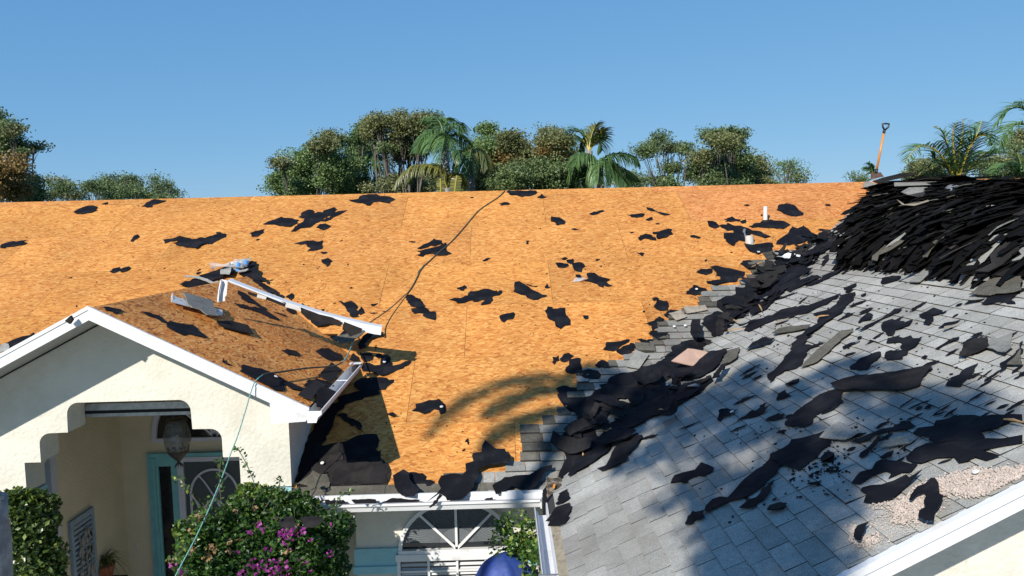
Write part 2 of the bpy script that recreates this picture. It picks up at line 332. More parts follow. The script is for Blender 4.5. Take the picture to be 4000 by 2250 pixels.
# garage roof deck + shingles
GYF2=4.02; GRX=6.32
def gp(X,Y,h=0): return V((X,Y,zg(X)))+nG*h
b=MB(); b.prism([gp(.36,GYF2+.005,-.006),gp(GRX,GYF2+.005,-.006),gp(GRX,13.4,-.006),gp(.36,EY,-.006)],nG*.003); pbuild(b,'garage_felt_layer',EDGE,house)
b=MB(); b.prism([gp(.36,GYF2+.03,-.02),gp(GRX,GYF2+.03,-.02),gp(GRX,13.4,-.02),gp(.36,EY,-.02)],nG*-.1)
b.prism([V((GRX+.004,GYF2+.03,zg(GRX)-.03)),V((12.3,GYF2+.03,EZ-.03)),V((12.3,14,EZ-.03)),V((GRX+.004,13.4,zg(GRX)-.03))],(0,0,-.1))
pbuild(b,'garage_roof_deck',mat('old_plywood',(.2,.13,.07),.9),house)
def tab(mb,P,eu,ev,n,wu,wv,th,lift,rg):
    """one tab: P lower-left corner, eu along course, ev upslope; lower edge raised"""
    j=lambda a: rg.uniform(-a,a)
    lu=lift+j(.002)+(abs(j(.008)) if rg.random()<.12 else 0); l2=lu+j(.002)
    a=P+n*(lu+th)+ev*j(.003); b=P+eu*wu+n*(l2+th)+ev*j(.003); c=P+eu*wu+ev*wv+n*(th*.35); dd=P+ev*wv+n*(th*.35)
    a0=P+n*lu*.2; b0=P+eu*wu+n*l2*.2
    mb.poly([a,b,c,dd]); mb.poly([a0,b0,b,a]); mb.poly([a0,a,dd]); mb.poly([b0,c,b])
    # joined island needed: share indexes
rg=random.Random(11)
def tab2(mb,P,eu,ev,n,wu,wv,th,lift,rg,mi=0):
    j=lambda a: rg.uniform(-a,a)
    lu=lift+j(.002)+(rg.uniform(0,.012) if rg.random()<.1 else 0); l2=lu+j(.003)
    s=j(.003)
    i=len(mb.v)
    for q in (P+ev*s+n*.001,P+eu*wu+ev*s+n*.001,P+ev*s+n*(lu+th),P+eu*wu+ev*s+n*(l2+th),P+eu*wu+ev*wv+n*(th*.3),P+ev*wv+n*(th*.3)): mb.v.append(tuple(q))
    for f,e in (((0,1,3,2),1),((2,3,4,5),0),((0,2,5),1),((1,4,3),1)): mb.f.append(tuple(i+k for k in f)); mb.mi.append(2 if e else mi)
EXPO=.143; TW=.285
sh=MB(); evG=V((1,0,PM)).normalized(); euG=V((0,1,0)); row=0; X=.43
wob=lambda y,k: .0
while X<GRX-.02:
    yv=EY+(X-EX)+.25
    y=GYF2-TW*(.55 if row%2 else .05)-rg.uniform(0,.06)- (row*.31%.09)
    while y<yv:
        ya=max(y,GYF2); yb=min(y+TW*(1 if rg.random()>.16 else .6),yv)
        w_=yb-ya-.006
        if w_>.012:
            tab2(sh,gp(X,ya),euG,evG,nG,w_,EXPO+.012,.008,.004,rg)
        y=yb if yb>y+.02 else y+.05
    X+=EXPO*COSP; row+=1
pbuild(sh,'garage_shingles',[SH_L,SH_L,EDGE],house)['label']='light grey three-tab shingles still in place on the garage slope'
b=MB(); b.prism([gp(.36,GYF2,0.002),gp(.45,GYF2,.002),gp(.45,EY-.6,.002),gp(.36,EY-.6,.002)],nG*.006); pbuild(b,'starter_strip',mat('starter_tan',(.33,.28,.2),.9,noise_amt=.25,nscale=20,dirt=(.1,.07,.05),dscale=14,dramp=(.6,.7)),house)
# staggered shingle courses left standing along the valley, on the main slope
stair=[(2130,1925),(1735,1905),(1730,1880),(1880,1862),(1992,1820),(2047,1775),(2036,1740),(2033,1705),(2122,1672),(2180,1640),(2205,1590),(2215,1545),(2257,1510),(2337,1450),(2383,1420),(2445,1390),(2480,1365),(2550,1335),(2548,1310),(2565,1285),(2568,1262),(2612,1240),(2670,1215),(2738,1190),(2745,1165),(2740,1145),(2768,1130),(2885,1108),(2922,1082),(2938,1058),(2998,1020),(3090,985)]
SP=sorted([((RY-p.y)/COSP,p.x) for p in (on('M',*q) for q in stair[1:])])
def xleft(s):
    if s>=SP[-1][0]: return SP[-1][1]
    for a,b_ in zip(SP,SP[1:]):
        if a[0]<=s<=b_[0]: return min(a[1],b_[1]) if rg.random()<.5 else a[1]+(b_[1]-a[1])*(s-a[0])/max(b_[0]-a[0],1e-4)
    return 1e9
vs_=MB(); s=SE-.02; k=0; euM=V((1,0,0)); evM=V((0,1,PM)).normalized()
while s>SP[0][0]:
    yv=RY-s*COSP; xv=EX+(yv-EY)+.1; x=xleft(s-.07); x0=x; first=True
    while x<xv and x>-9:
        wdt=TW*(rg.uniform(.4,1.15)) if not first else TW*rg.uniform(.3,1.1); 
        tab2(vs_,mp(x,s),euM,evM,nM,wdt-.006,EXPO+.015,.005,.006+(rg.uniform(0,.02) if first else rg.uniform(0,.006)),rg,1 if (first and rg.random()<.75) else 0); x+=wdt; first=False
    s-=EXPO; k+=1
pbuild(vs_,'valley_shingles',[SH_V,SH_B,EDGE],house)['label']='stepped edge of old grey shingles left beside the valley'
# eave starter course along the whole front eave between gable and valley
b=MB(); x=-2.17
while x<EX:
    wdt=rg.uniform(.7,1.0); b.prism([mp(x,SE+.02,.004),mp(min(x+wdt,EX)-.004,SE+.02,.004),mp(min(x+wdt,EX)-.004,SE-.17,.004),mp(x,SE-.17,.004)],nM*.007); x+=wdt
pbuild(b,'eave_starter_course',SH_B,house)
# gable roof
def gr(X,Y,h=0): return V((X,Y,GZ-abs(X-GX)*GS))+ (nR if X>=GX else V((-GS,0,1)).normalized())*h
GYB=RY-(RZ-GZ)/PM; GYE=RY-(RZ-(GZ-(GE-GX)*GS))/PM; GL=GX-(GE-GX)
d=MB(); d.uv=[]; d.tone=[]
nu=10
def gpanel(Xa,Xb,side):
    pass
ncol=8
for side in (1,-1):
    for k in range(ncol):
        a=(GE-GX)*k/ncol; b_=(GE-GX)*(k+1)/ncol
        Xa,Xb=GX+side*a,GX+side*b_
        ya=GYB-(GYB-GYE)*a/(GE-GX)+.12; yb=GYB-(GYB-GYE)*b_/(GE-GX)+.12
        f=GYF+.012
        mid=9.44
        for (p,q,tn) in ((f,mid-.003,.98),(mid+.003,99,1.03)):
            pa,pb=min(p,ya),min(p,yb); qa,qb=min(q,ya),min(q,yb)
            if qa-pa<.02 and qb-pb<.02: continue
            P=[gr(Xa,pa,.0),gr(Xb,pb,.0),gr(Xb,qb,.0),gr(Xa,qa,.0)]
            d.poly(P if side>0 else P[::-1])
            U=[(pa,-a*1.12),(pb,-b_*1.12),(qb,-b_*1.12),(qa,-a*1.12)]
            d.uv.append(U if side>0 else U[::-1]); d.tone.append((tn,tn,tn))
OSB2b=OSB2
pbuild(d,'gable_roof_deck',OSB2b,house)['label']='strand board on the porch gable slope, coloured to offset its low light'
b=MB()
for side in (1,-1):
    X1=GX+side*(GE-GX)
    b.poly([gr(GX,GYF+.02,-.03),gr(X1,GYF+.02,-.03),V((X1,GYE,GZ-(GE-GX)*GS-.03)),gr(GX,GYB,-.03)])
pbuild(b,'gable_underlay',SOFF,house)
# rakes of the porch gable
b=MB(); H=.125
for side in (1,-1):
    X1=GX+side*(GE-GX+.02)
    z0=GZ+.012; z1=GZ-(GE-GX+.02)*GS+.012
    P=[V((GX,GYF-.02,z0)),V((X1,GYF-.02,z1)),V((X1,GYF-.02,z1-H)),V((GX,GYF-.02,z0-H))]
    b.prism(P,(0,.03,0))
    P=[V((GX,GYF-.028,z0+.004)),V((X1,GYF-.028,z1+.004)),V((X1,GYF-.028,z1-.032)),V((GX,GYF-.028,z0-.032))]
    b.prism(P,(0,.0075,0))
pbuild(b,'rake_fascia',WHITEP,house)
b=MB()   # soffit boards under the rakes
for side in (1,-1):
    X1=GX+side*(GE-GX)
    for k in range(9):
        ya=GYF+.012+k*.058; 
        b.prism([V((GX,ya,GZ-.11)),V((X1,ya,GZ-(GE-GX)*GS-.11)),V((X1,ya+.052,GZ-(GE-GX)*GS-.11)),V((GX,ya+.052,GZ-.11))],(0,0,.02))
pbuild(b,'rake_soffit',SOFF,house)
b=MB()
for side in (1,-1):
    X1=GX+side*(GE-GX-.3); b.prism([V((GX,GYF+.515,GZ-.112)),V((X1,GYF+.515,GZ-(GE-GX-.3)*GS-.112)),V((X1,GYF+.515,GZ-(GE-GX-.3)*GS-.125)),V((GX,GYF+.515,GZ-.125))],(0,.012,0))
pbuild(b,'dark_junction_strip',DARK,house)  # thin dark strip set along the soffit and wall junction for contrast
b=MB() # boxed eave return
ez=GZ-(GE-GX)*GS
for side in (1,-1):
    xa=GX+side*(GE-GX+.015); xb=GX+side*(GE-GX-.335); xi=xb
    b=MB(); b.prism([V((xb,GYF-.036,ez+.06)),V((xa,GYF-.036,ez-.085)),V((xa-side*.03,GYF-.036,ez-.12)),V((xb,GYF-.036,ez-.135))],(0,.565,0)); pbuild(b,'eave_return_box',WHITEP,house)
b=MB(); b.box((GE-.335,GYF+.53,ez-.13),(GE,GYE,ez-.115)); b.box((GE-.012,GYF+.53,ez-.115),(GE+.004,GYE,ez+.0)); pbuild(b,'side_soffit',SOFF,house)
# porch front wall with stepped arch opening
YW=7.53
op=[(-4.811,3.047),(-4.805,3.367)]
def rnd(cx,cz,r,a0,a1,n=6): return [(cx+r*math.cos(math.radians(a0+(a1-a0)*k/n)),cz+r*math.sin(math.radians(a0+(a1-a0)*k/n))) for k in range(n+1)]
L_=[(-4.81,3.06),(-4.81,3.368),(-4.647,3.368)]+rnd(-4.537,3.55,.11,180,90)+[(-4.36,3.662)]+rnd(-4.24,3.845,.115,180,90)
mir=[(2*-3.745-x,z) for x,z in L_][::-1]
outline=[(-5.315,3.055),*L_,*mir,(-2.175,3.055)]
ztop=lambda X: GZ-.09-abs(X-GX)*GS
outl=[(x,z) for x,z in outline]
b=MB()
# wall built of strips between the opening line and the roof line, plus piers
cur=outline
xs=[p[0] for p in cur]
for (xa,za),(xb,zb) in zip(cur,cur[1:]):
    if xb-xa<1e-4:
        b.poly([(xa,YW,za),(xa,YW+.32,za),(xa,YW+.32,zb),(xa,YW,zb)]); continue
    seg=[xa,xb]
    if xa<GX<xb: seg=[xa,GX,xb]
    for a,c in zip(seg,seg[1:]):
        f=lambda t: za+(zb-za)*(t-xa)/(xb-xa)
        for y in (YW,YW+.32): b.poly([(a,y,f(a)),(c,y,f(c)),(c,y,ztop(c)),(a,y,ztop(a))])
        b.poly([(a,YW,f(a)),(c,YW,f(c)),(c,YW+.32,f(c)),(a,YW+.32,f(a))]); b.poly([(a,YW,ztop(a)),(c,YW,ztop(c)),(c,YW+.32,ztop(c)),(a,YW+.32,ztop(a))])
for X_ in (-5.315,-2.175): b.poly([(X_,YW,3.055),(X_,YW+.32,3.055),(X_,YW+.32,ztop(X_)),(X_,YW,ztop(X_))])
ws=pbuild(b,'porch_arch_wall',STUC,house); ws['label']='cream stucco wall with stepped rounded arch opening'
bm=bmesh.new(); bm.from_mesh(ws.data); bmesh.ops.remove_doubles(bm,verts=bm.verts,dist=.0008)
bmesh.ops.recalc_face_normals(bm,faces=bm.faces); bm.to_mesh(ws.data); bm.free()
b=MB(); b.box((-2.205,YW+.32,2.2),(-2.175,9.3,ez-.12)); pbuild(b,'gable_side_wall',STUC,house)
b=MB(); b.box((-5.2,YW+.03,0),(-4.83,YW+.3,3.045)); pbuild(b,'porch_column',STUC,house)
b=MB(); b.box((-2.6,YW+.03,0),(-2.22,YW+.3,3.045)); pbuild(b,'porch_column',STUC,house)
b=MB()
for xa,xb in ((-5.24,-4.8),(-2.65,-2.19)): b.box((xa,YW-.0,2.86),(xb,YW+.33,3.04)); b.box((xa-.02,YW-.03,2.97),(xb+.02,YW+.0,3.045))
pbuild(b,'column_capital',LTURQ,house)
# porch interior
YB=9.9
b=MB(); b.box((-5.25,8.42,0),(-5.06,YB,4.02)); b.box((-5.25,YB,0),(-2.2,YB+.2,4.02)); pbuild(b,'porch_inner_wall',STUC2,house)
b=MB(); b.box((-5.3,YW+.33,4.02),(-2.21,YB,4.06)); pbuild(b,'porch_ceiling',STUC2,house)
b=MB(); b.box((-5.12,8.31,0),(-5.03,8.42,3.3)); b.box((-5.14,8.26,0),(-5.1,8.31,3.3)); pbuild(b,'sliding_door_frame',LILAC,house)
b=MB(); b.box((-5.25,7.86,0),(-5.07,8.26,3.14)); pbuild(b,'side_panel',LTURQ,house)
b=MB(); b.box((-5.25,7.86,3.14),(-5.065,8.42,4.02)); pbuild(b,'side_header',STUC2,house)
b=MB(); b.box((-6.4,8.66,0),(-5.26,8.9,3.4)); pbuild(b,'side_wall',STUC2,house)
tr=MB(); tr.box((-4.40,7.86,3.80),(-3.0,7.93,3.87)); tr.box((-4.40,7.865,3.73),(-3.0,7.93,3.765)); t_=pbuild(tr,'shutter_track',GREYM,house)
b=MB(); b.box((-4.4,7.875,3.765),(-3.0,7.92,3.80)); pbuild(b,'track_gap',DARK,t_)
# transom
tw=thing('x',(0,0,0),'x','x'); bpy.data.objects.remove(tw)
def arch(cx,cz,rx,rz,y,n=28): return [V((cx+rx*math.cos(math.pi*k/n),y,cz+rz*math.sin(math.pi*k/n))) for k in range(n+1)]
def archring(mb,cx,cz,rx,rz,w_,y,dep,n=28):
    o=arch(cx,cz,rx,rz,y,n); i=arch(cx,cz,rx-w_,rz-w_,y,n)
    for k in range(n): mb.prism([o[k],o[k+1],i[k+1],i[k]],(0,dep,0))
def bar(mb,a,b_,w_,dep):
    a,b_=V(a),V(b_); t=(b_-a).normalized(); s=V((t.z,0,-t.x))*w_/2; mb.prism([a-s,b_-s,b_+s,a+s],(0,dep,0))
b=MB(); tcx,tcz,tr_=-3.82,2.95,.76
for k in range(28):
    p=arch(tcx,tcz,tr_,.62,YB-.006)
pn=MB(); pn.poly(arch(tcx,tcz,tr_,.80,YB-.008)); win=pbuild(pn,'transom_window',GLASS,house)
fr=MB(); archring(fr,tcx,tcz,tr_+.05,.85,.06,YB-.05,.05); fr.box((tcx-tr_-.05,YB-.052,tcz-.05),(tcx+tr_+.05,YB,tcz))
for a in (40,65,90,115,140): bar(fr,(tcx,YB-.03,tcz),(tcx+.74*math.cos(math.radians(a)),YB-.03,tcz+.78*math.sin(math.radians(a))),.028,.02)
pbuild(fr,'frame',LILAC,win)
# door with side light and screen door
b=MB()
b.box((-4.71,YB-.05,0),(-4.57,YB,2.75)); b.box((-4.57,YB-.05,2.58),(-4.40,YB,2.75)); b.box((-4.40,YB-.06,0),(-4.32,YB,2.75)); b.box((-4.64,YB-.075,0),(-4.60,YB-.05,2.69)); b.box((-4.40,YB-.07,2.70),(-3.0,YB,2.75))
dr=pbuild(b,'entry_door',TURQ,house)
b=MB(); b.box((-4.57,YB-.02,0),(-4.40,YB-.01,2.58)); pbuild(b,'sidelight_pane',GLASS,dr)
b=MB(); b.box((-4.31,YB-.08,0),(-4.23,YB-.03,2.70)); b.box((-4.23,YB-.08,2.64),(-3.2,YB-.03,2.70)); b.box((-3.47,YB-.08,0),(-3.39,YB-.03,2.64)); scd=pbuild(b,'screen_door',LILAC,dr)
b=MB(); b.box((-4.23,YB-.05,0),(-3.47,YB-.045,2.64)); pbuild(b,'screen_mesh',SCREEN,scd)
b=MB(); cx=-3.85; archring(b,cx,2.2,.32,.34,.028,YB-.07,.012)
b.box((cx-.32,YB-.07,.9),(cx-.292,YB-.058,2.2)); b.box((cx+.292,YB-.07,.9),(cx+.32,YB-.058,2.2))
for s in (-1,1):
    pts=[(cx+s*(.2-.26*k/8),0,2.45-.0*k-.42*(k/8)**1.3) for k in range(9)]
    for p,q in zip(pts,pts[1:]): bar(b,(p[0],YB-.068,p[2]),(q[0],YB-.068,q[2]),.02,.01)
    pts=[(cx+s*(.31-.15*math.sin(k/8*1.57)),0,2.2-.3*(k/8)) for k in range(9)]
    for p,q in zip(pts,pts[1:]): bar(b,(p[0],YB-.066,p[2]),(q[0],YB-.066,q[2]),.02,.01)
archring(b,cx,1.92,.16,.2,.022,YB-.066,.01); b.box((-4.23,YB-.07,1.78),(-3.47,YB-.058,1.80)); b.box((-4.23,YB-.07,1.15),(-3.47,YB-.058,1.17))
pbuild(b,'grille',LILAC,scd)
b=MB(); b.box((-4.93,YB-.02,1.46),(-4.915,YB,1.55)); pbuild(b,'wall_switch',PVC,house)
# main front wall: window below the gutter
YW2=7.86
acx,acz,ar=-.565,2.235,.60
b=MB(); b.box((-1.64,YW2-.035,2.07),(acx-ar-.01,YW2,2.255)); b.box((-1.655,YW2-.055,1.99),(acx-ar-.01,YW2,2.07)); pbuild(b,'turquoise_band',LTURQ,house)
b=MB(); b.box((acx+ar+.01,YW2-.035,2.03),(1.2,YW2,2.25)); pbuild(b,'turquoise_band',LTURQ,house)
aw=MB(); aw.poly(arch(acx,acz,ar-.02,.50,YW2-.012)); aw=pbuild(aw,'arch_window',GLASS,house)
b=MB()  # pleated fan shade
n=54
for k in range(n):
    a0=math.pi*k/n; a1=math.pi*(k+1)/n; am=(a0+a1)/2
    f=lambda a,r,y: V((acx+r*math.cos(a),y,acz+.06+r*.86*math.sin(a)))
    b.poly([f(a0,.18,YW2-.016),f(am,.18,YW2-.024),f(am,.54,YW2-.024),f(a0,.54,YW2-.016)])
    b.poly([f(am,.18,YW2-.024),f(a1,.18,YW2-.016),f(a1,.54,YW2-.016),f(am,.54,YW2-.024)])
b.poly([V((acx+.18*math.cos(math.pi*k/20),YW2-.018,acz+.06+.16*math.sin(math.pi*k/20))) for k in range(21)])
pbuild(b,'fan_shade',SHADE,aw)
b=MB(); archring(b,acx,acz,ar+.01,.53,.04,YW2-.06,.06); b.box((acx-ar-.01,YW2-.065,acz-.04),(acx+ar+.01,YW2,acz+.0))
for a in (48,90,132): bar(b,(acx,YW2-.05,acz),(acx+.58*math.cos(math.radians(a)),YW2-.05,acz+.52*math.sin(math.radians(a))),.026,.02)
pbuild(b,'frame',WHITEP,aw)
lw=MB(); lw.box((acx-.60,YW2-.008,.9),(acx+.60,YW2-.004,2.14)); lw=pbuild(lw,'lower_window',GLASS,house)
b=MB(); b.box((acx-.64,YW2-.075,2.125),(acx+.64,YW2,2.195)); b.box((acx-.63,YW2-.06,.9),(acx-.595,YW2,2.125)); b.box((acx+.595,YW2-.06,.9),(acx+.63,YW2,2.125))
for xx in (-.3,0,.3): b.box((acx+xx-.012,YW2-.05,.9),(acx+xx+.012,YW2-.012,2.125))
for zz in (2.0,1.72,1.44): b.box((acx-.595,YW2-.047,zz-.01),(acx+.595,YW2-.013,zz+.01))
pbuild(b,'frame',WHITEP,lw)
b=MB()
for k in range(16): 
    z=2.1-.05*k; b.poly([(acx-.59,YW2-.026,z),(acx+.59,YW2-.026,z),(acx+.59,YW2-.011,z+.025),(acx-.59,YW2-.011,z+.025)])
pbuild(b,'venetian_blind',BLIND,lw)
# main gutter (K profile) + fascia
def kgutter(y0,z0,x0,x1,wd=.12,ht=.095,axis='x',sgn=-1,t=.003):
    """profile in (out,z); out grows away from the fascia"""
    pr=[(0,0),(0,-ht),(wd*.62,-ht),(wd*.74,-ht*.55),(wd,-ht*.3),(wd,0),(wd-.014,0),(wd-.014,-.008)]
    mb=MB()
    def P(o,z,s):
        return V((s,y0+sgn*o,z0+z)) if axis=='x' else V((y0+sgn*o,s,z0+z))
    for k,(p,q) in enumerate(zip(pr,pr[1:])):
        dx,dz=q[0]-p[0],q[1]-p[1]; l=math.hypot(dx,dz); nx,nz=-dz/l*t,dx/l*t
        c=[P(p[0],p[1],x0),P(q[0],q[1],x0),P(q[0]+nx,q[1]+nz,x0),P(p[0]+nx,p[1]+nz,x0)]
        mb.prism(c,(x1-x0,0,0) if axis=='x' else (0,x1-x0,0))
    return mb
GU=kgutter(7.36,2.955,-2.15,.31); gu=pbuild(GU,'main_gutter',WHITE,house)
b=MB(); b.box((.30,7.24,2.86),(.313,7.36,2.957)); pbuild(b,'end_cap',WHITE,gu)
b=MB(); b.box((-2.2,7.362,2.84),(.33,7.38,3.0)); b.box((-2.2,7.38,2.84),(.36,7.86,2.86)); pbuild(b,'eave_fascia',WHITE,house)
GG=kgutter(.345,2.955,4.05,7.05,wd=.115,ht=.09,axis='y'); gg=pbuild(GG,'garage_gutter',WHITE,house)
b=MB(); b.box((.205,5.60,2.952),(.43,5.625,2.962)); b.box((.3,5.50,2.948),(.42,5.515,2.956)); pbuild(b,'gutter_strap',GREYM,gg)
b=MB(); b.box((.346,4.02,2.84),(.36,7.2,2.96)); pbuild(b,'garage_eave_fascia',WHITE,house)
# garage rake fascia
b=MB()
def rk(x0,x1,h0,h1,y,dep): b.prism([V((x0,y,zg(x0)+h1)),V((x1,y,zg(x1)+h1)),V((x1,y,zg(x1)+h0)),V((x0,y,zg(x0)+h0))],(0,dep,0))
rk(.33,3.05,-.045,.006,3.975,.05); rk(3.053,GRX,-.045,.006,3.975,.05); rk(.33,GRX,-.12,-.046,3.99,.035); rk(.33,GRX,-.13,-.118,3.985,.04)
b.prism([V((.36,4.03,zg(.36)-.13)),V((6.3,4.03,zg(6.3)-.13)),V((6.3,4.45,zg(6.3)-.13)),V((.36,4.45,zg(.36)-.13))],(0,0,.01))
pbuild(b,'garage_rake_fascia',WHITE,house)
# broken gutter hanging on the gable's right eave
gd=MB()
gy0,gy1=6.93,9.0
pr=[(0,0),(0,-.1),(.075,-.1),(.09,-.055),(.125,-.03),(.125,.0),(.112,0)]
P=lambda o,z,y: V((GE+.015+o,y,ez-.02+z+(y-gy0)*.03))
for p,q in zip(pr,pr[1:]):
    dx,dz=q[0]-p[0],q[1]-p[1]; l=math.hypot(dx,dz); nx,nz=-dz/l*.003,dx/l*.003
    A=[P(p[0],p[1],gy0),P(q[0],q[1],gy0),P(q[0]+nx,q[1]+nz,gy0),P(p[0]+nx,p[1]+nz,gy0)]; B=[P(p[0],p[1],gy1),P(q[0],q[1],gy1),P(q[0]+nx,q[1]+nz,gy1),P(p[0]+nx,p[1]+nz,gy1)]
    gd.hexa(A,B)
gd.prism([P(-.004,.004,gy0),P(-.004,-.105,gy0),P(.078,-.105,gy0),P(.094,-.055,gy0),P(.13,-.03,gy0),P(.13,.004,gy0)],(0,-.004,0))
g2=pbuild(gd,'gable_gutter',WHITE,house)
b=MB(); b.box((GE+.02,8.15,ez+.015),(GE+.14,8.17,ez+.022)); b.prism([P(-.01,.02,gy1-.1),P(.13,.02,gy1-.1),P(.13,.02,gy1),P(-.01,.02,gy1)],(0,0,.004)); pbuild(b,'gutter_strap',WHITE,g2)

# ------------------------------------------------------------------ torn felt and shingle pieces lying on the roofs
def rough(pts,rg,rgh=.13,minl=.035):
    """torn outline: straight runs broken by small teeth and a few deep nicks"""
    out=[]; k=rgh/.11
    for a,b in zip(pts,pts[1:]+pts[:1]):
        l=(b-a).length; n=max(1,int(l/minl)); t=(b-a)/max(l,1e-6); nn=V((-t.y,t.x)); out.append(a); bow=rg.uniform(-.05,.05)*l*k
        for q in range(1,n):
            f=(q+rg.uniform(-.35,.35))/n; amp=min(.34*minl,.22*l)*k
            d=rg.uniform(-amp,amp)+bow*math.sin(math.pi*f)
            if rg.random()<.10: d+=rg.choice((-1,1))*amp*rg.uniform(1.,2.2)
            out.append(a+t*l*f+nn*d)
    return out
cnt=[0]
def scrap(pl,z,pts,label,m=FELT,name='felt_scrap',cat='felt scrap',group=None,lift=.004,amp=.009,th=.003,rgh=.11,curl=0,parent=None,minl=.035):
    cnt[0]+=1; rg=random.Random(cnt[0]*17+3)
    P=[on(pl,*px(z,*q)) for q in pts]; n=PL[pl][1]
    c=sum(P,V((0,0,0)))/len(P)
    e1=V((1,0,0)) if pl=='M' else (V((0,1,0)))
    e1=(e1-n*e1.dot(n)).normalized(); e2=n.cross(e1)
    q2=[V(((p-c).dot(e1),(p-c).dot(e2))) for p in P]
    per=sum((a-b).length for a,b in zip(q2,q2[1:]+q2[:1]))
    if rgh: q2=rough(q2,rg,rgh,minl if per<1.0 else .055)
    bm=bmesh.new(); vs=[bm.verts.new((p.x,p.y,0)) for p in q2]
    try: f=bm.faces.new(vs)
    except Exception: bm.free(); return None
    bm.normal_update()
    if f.normal.z<0: f.normal_flip()
    bmesh.ops.triangulate(bm,faces=[f])
    for _ in range(2):
        ed=[e for e in bm.edges if e.calc_length()>.22]
        if ed: bmesh.ops.subdivide_edges(bm,edges=ed,cuts=1); bmesh.ops.triangulate(bm,faces=[f for f in bm.faces if len(f.verts)>3])
    rad=max(p.length for p in q2); off=V((rg.uniform(0,90),rg.uniform(0,90),0))
    cd=rg.uniform(0,6.28); cdv=V((math.cos(cd),math.sin(cd)))
    if pl=='G' : lift=lift+.014
    for v in bm.verts:
        h=lift+amp*max(0,noise.noise(V((v.co.x*5,v.co.y*5,0))+off)+.35)
        k=(v.co.x*cdv.x+v.co.y*cdv.y)/max(rad,.01)
        if curl and k>0: h+=curl*k*k
        v.co.z=h
    r=bmesh.ops.extrude_face_region(bm,geom=list(bm.faces)); 
    for v in [g_ for g_ in r['geom'] if isinstance(g_,bmesh.types.BMVert)]: v.co.z+=th
    bmesh.ops.recalc_face_normals(bm,faces=bm.faces)
    me=bpy.data.meshes.new(name); bm.to_mesh(me); bm.free(); me.materials.append(m)
    o=bpy.data.objects.new(name,me); col.objects.link(o)
    o.matrix_world=Matrix(((e1.x,e2.x,n.x,c.x),(e1.y,e2.y,n.y,c.y),(e1.z,e2.z,n.z,c.z),(0,0,0,1)))
    return tag(o,label,cat,group)
def PT(s):
    v=[int(a) for a in s.replace(';',' ').split()]; return list(zip(v[::2],v[1::2]))
TS='tiny fleck of black felt scattered on the orange sheathing'; TG='tiny felt flecks scattered on the orange sheathing'
SM=[('W','250 95 350 65 415 25 465 60 465 95 425 110 405 150 345 150'),# small, nothing tells them apart
('F','850 855 905 838 908 852 880 860'),('F','2143 1158 2160 1146 2180 1150 2160 1160'),('F','1650 1415 1680 1398 1685 1405 1660 1418'),('F','1645 1440 1655 1428 1692 1426 1665 1446'),
('D','540 1262 560 1255 600 1258 590 1270 560 1274'),('D','1280 1167 1335 1168 1335 1178 1300 1177'),('D','1795 797 1822 795 1822 803 1800 804'),('D','2267 1162 2288 1160 2285 1190 2268 1192'),
('D','1897 1330 1935 1308 1978 1305 1945 1325 1910 1335'),('E','988 1018 1022 1015 1020 1025 1000 1026'),('E','278 1065 310 1057 352 1070 310 1075'),('E','767 1095 790 1088 806 1095 785 1101'),
('E','1868 945 1885 940 1888 953 1872 956'),('E','1730 862 1760 857 1778 865 1750 873'),('E','2408 858 2450 855 2455 872 2420 870'),('E','2350 1065 2400 1065 2462 1072 2450 1082 2370 1080'),('E','2500 1030 2540 1035 2520 1045'),
('E','483 1325 500 1315 527 1320 495 1333'),('E','515 1375 535 1372 530 1385'),('E','1400 1325 1415 1318 1422 1332 1405 1338'),('E','1615 1258 1630 1255 1635 1263 1620 1265'),
('5','1110 630 1120 622 1130 630 1118 642'),('5','645 660 690 660 692 685 665 692 650 680'),('5','590 345 625 345 640 370 610 375'),('5','360 338 372 332 375 340 365 344'),('5','245 1045 258 1050 255 1056'),
('5','665 968 685 970 678 976'),('D','2265 992 2272 990 2270 1002'),('D','2375 1060 2390 1058 2385 1068'),('D','760 1362 778 1357 770 1368'),('D','388 1360 405 1358 400 1370'),('D','505 1392 522 1392 515 1398'),
('D','700 1165 728 1155 715 1170'),('F','1760 1245 1780 1248 1770 1252'),('F','1368 1392 1390 1390 1380 1398'),('1','540 180 585 170 570 182'),('1','1195 180 1218 178 1210 184'),('1','765 210 790 210 775 216'),
('1','612 402 625 400 620 418'),('4','1710 455 1730 443 1750 455 1730 460'),('4','1545 610 1580 600 1565 612'),('4','1918 712 1960 698 2000 700 1960 714'),('4','1925 620 1960 615 2000 605 1965 635 1940 640'),
('4','2045 690 2075 688 2065 700'),('4','1428 670 1460 665 1455 685 1435 682'),('4','900 380 950 368 930 380'),('3','1555 440 1580 425 1575 445 1560 448'),('3','1578 372 1600 345 1615 375 1610 398'),
('D','2400 938 2412 935 2408 945'),('F','1150 870 1170 866 1165 872')]
for z,s in SM: scrap('M',z,PT(s),TS,name='felt_fleck',cat='felt fleck',group=TG,amp=.004,minl=.02)
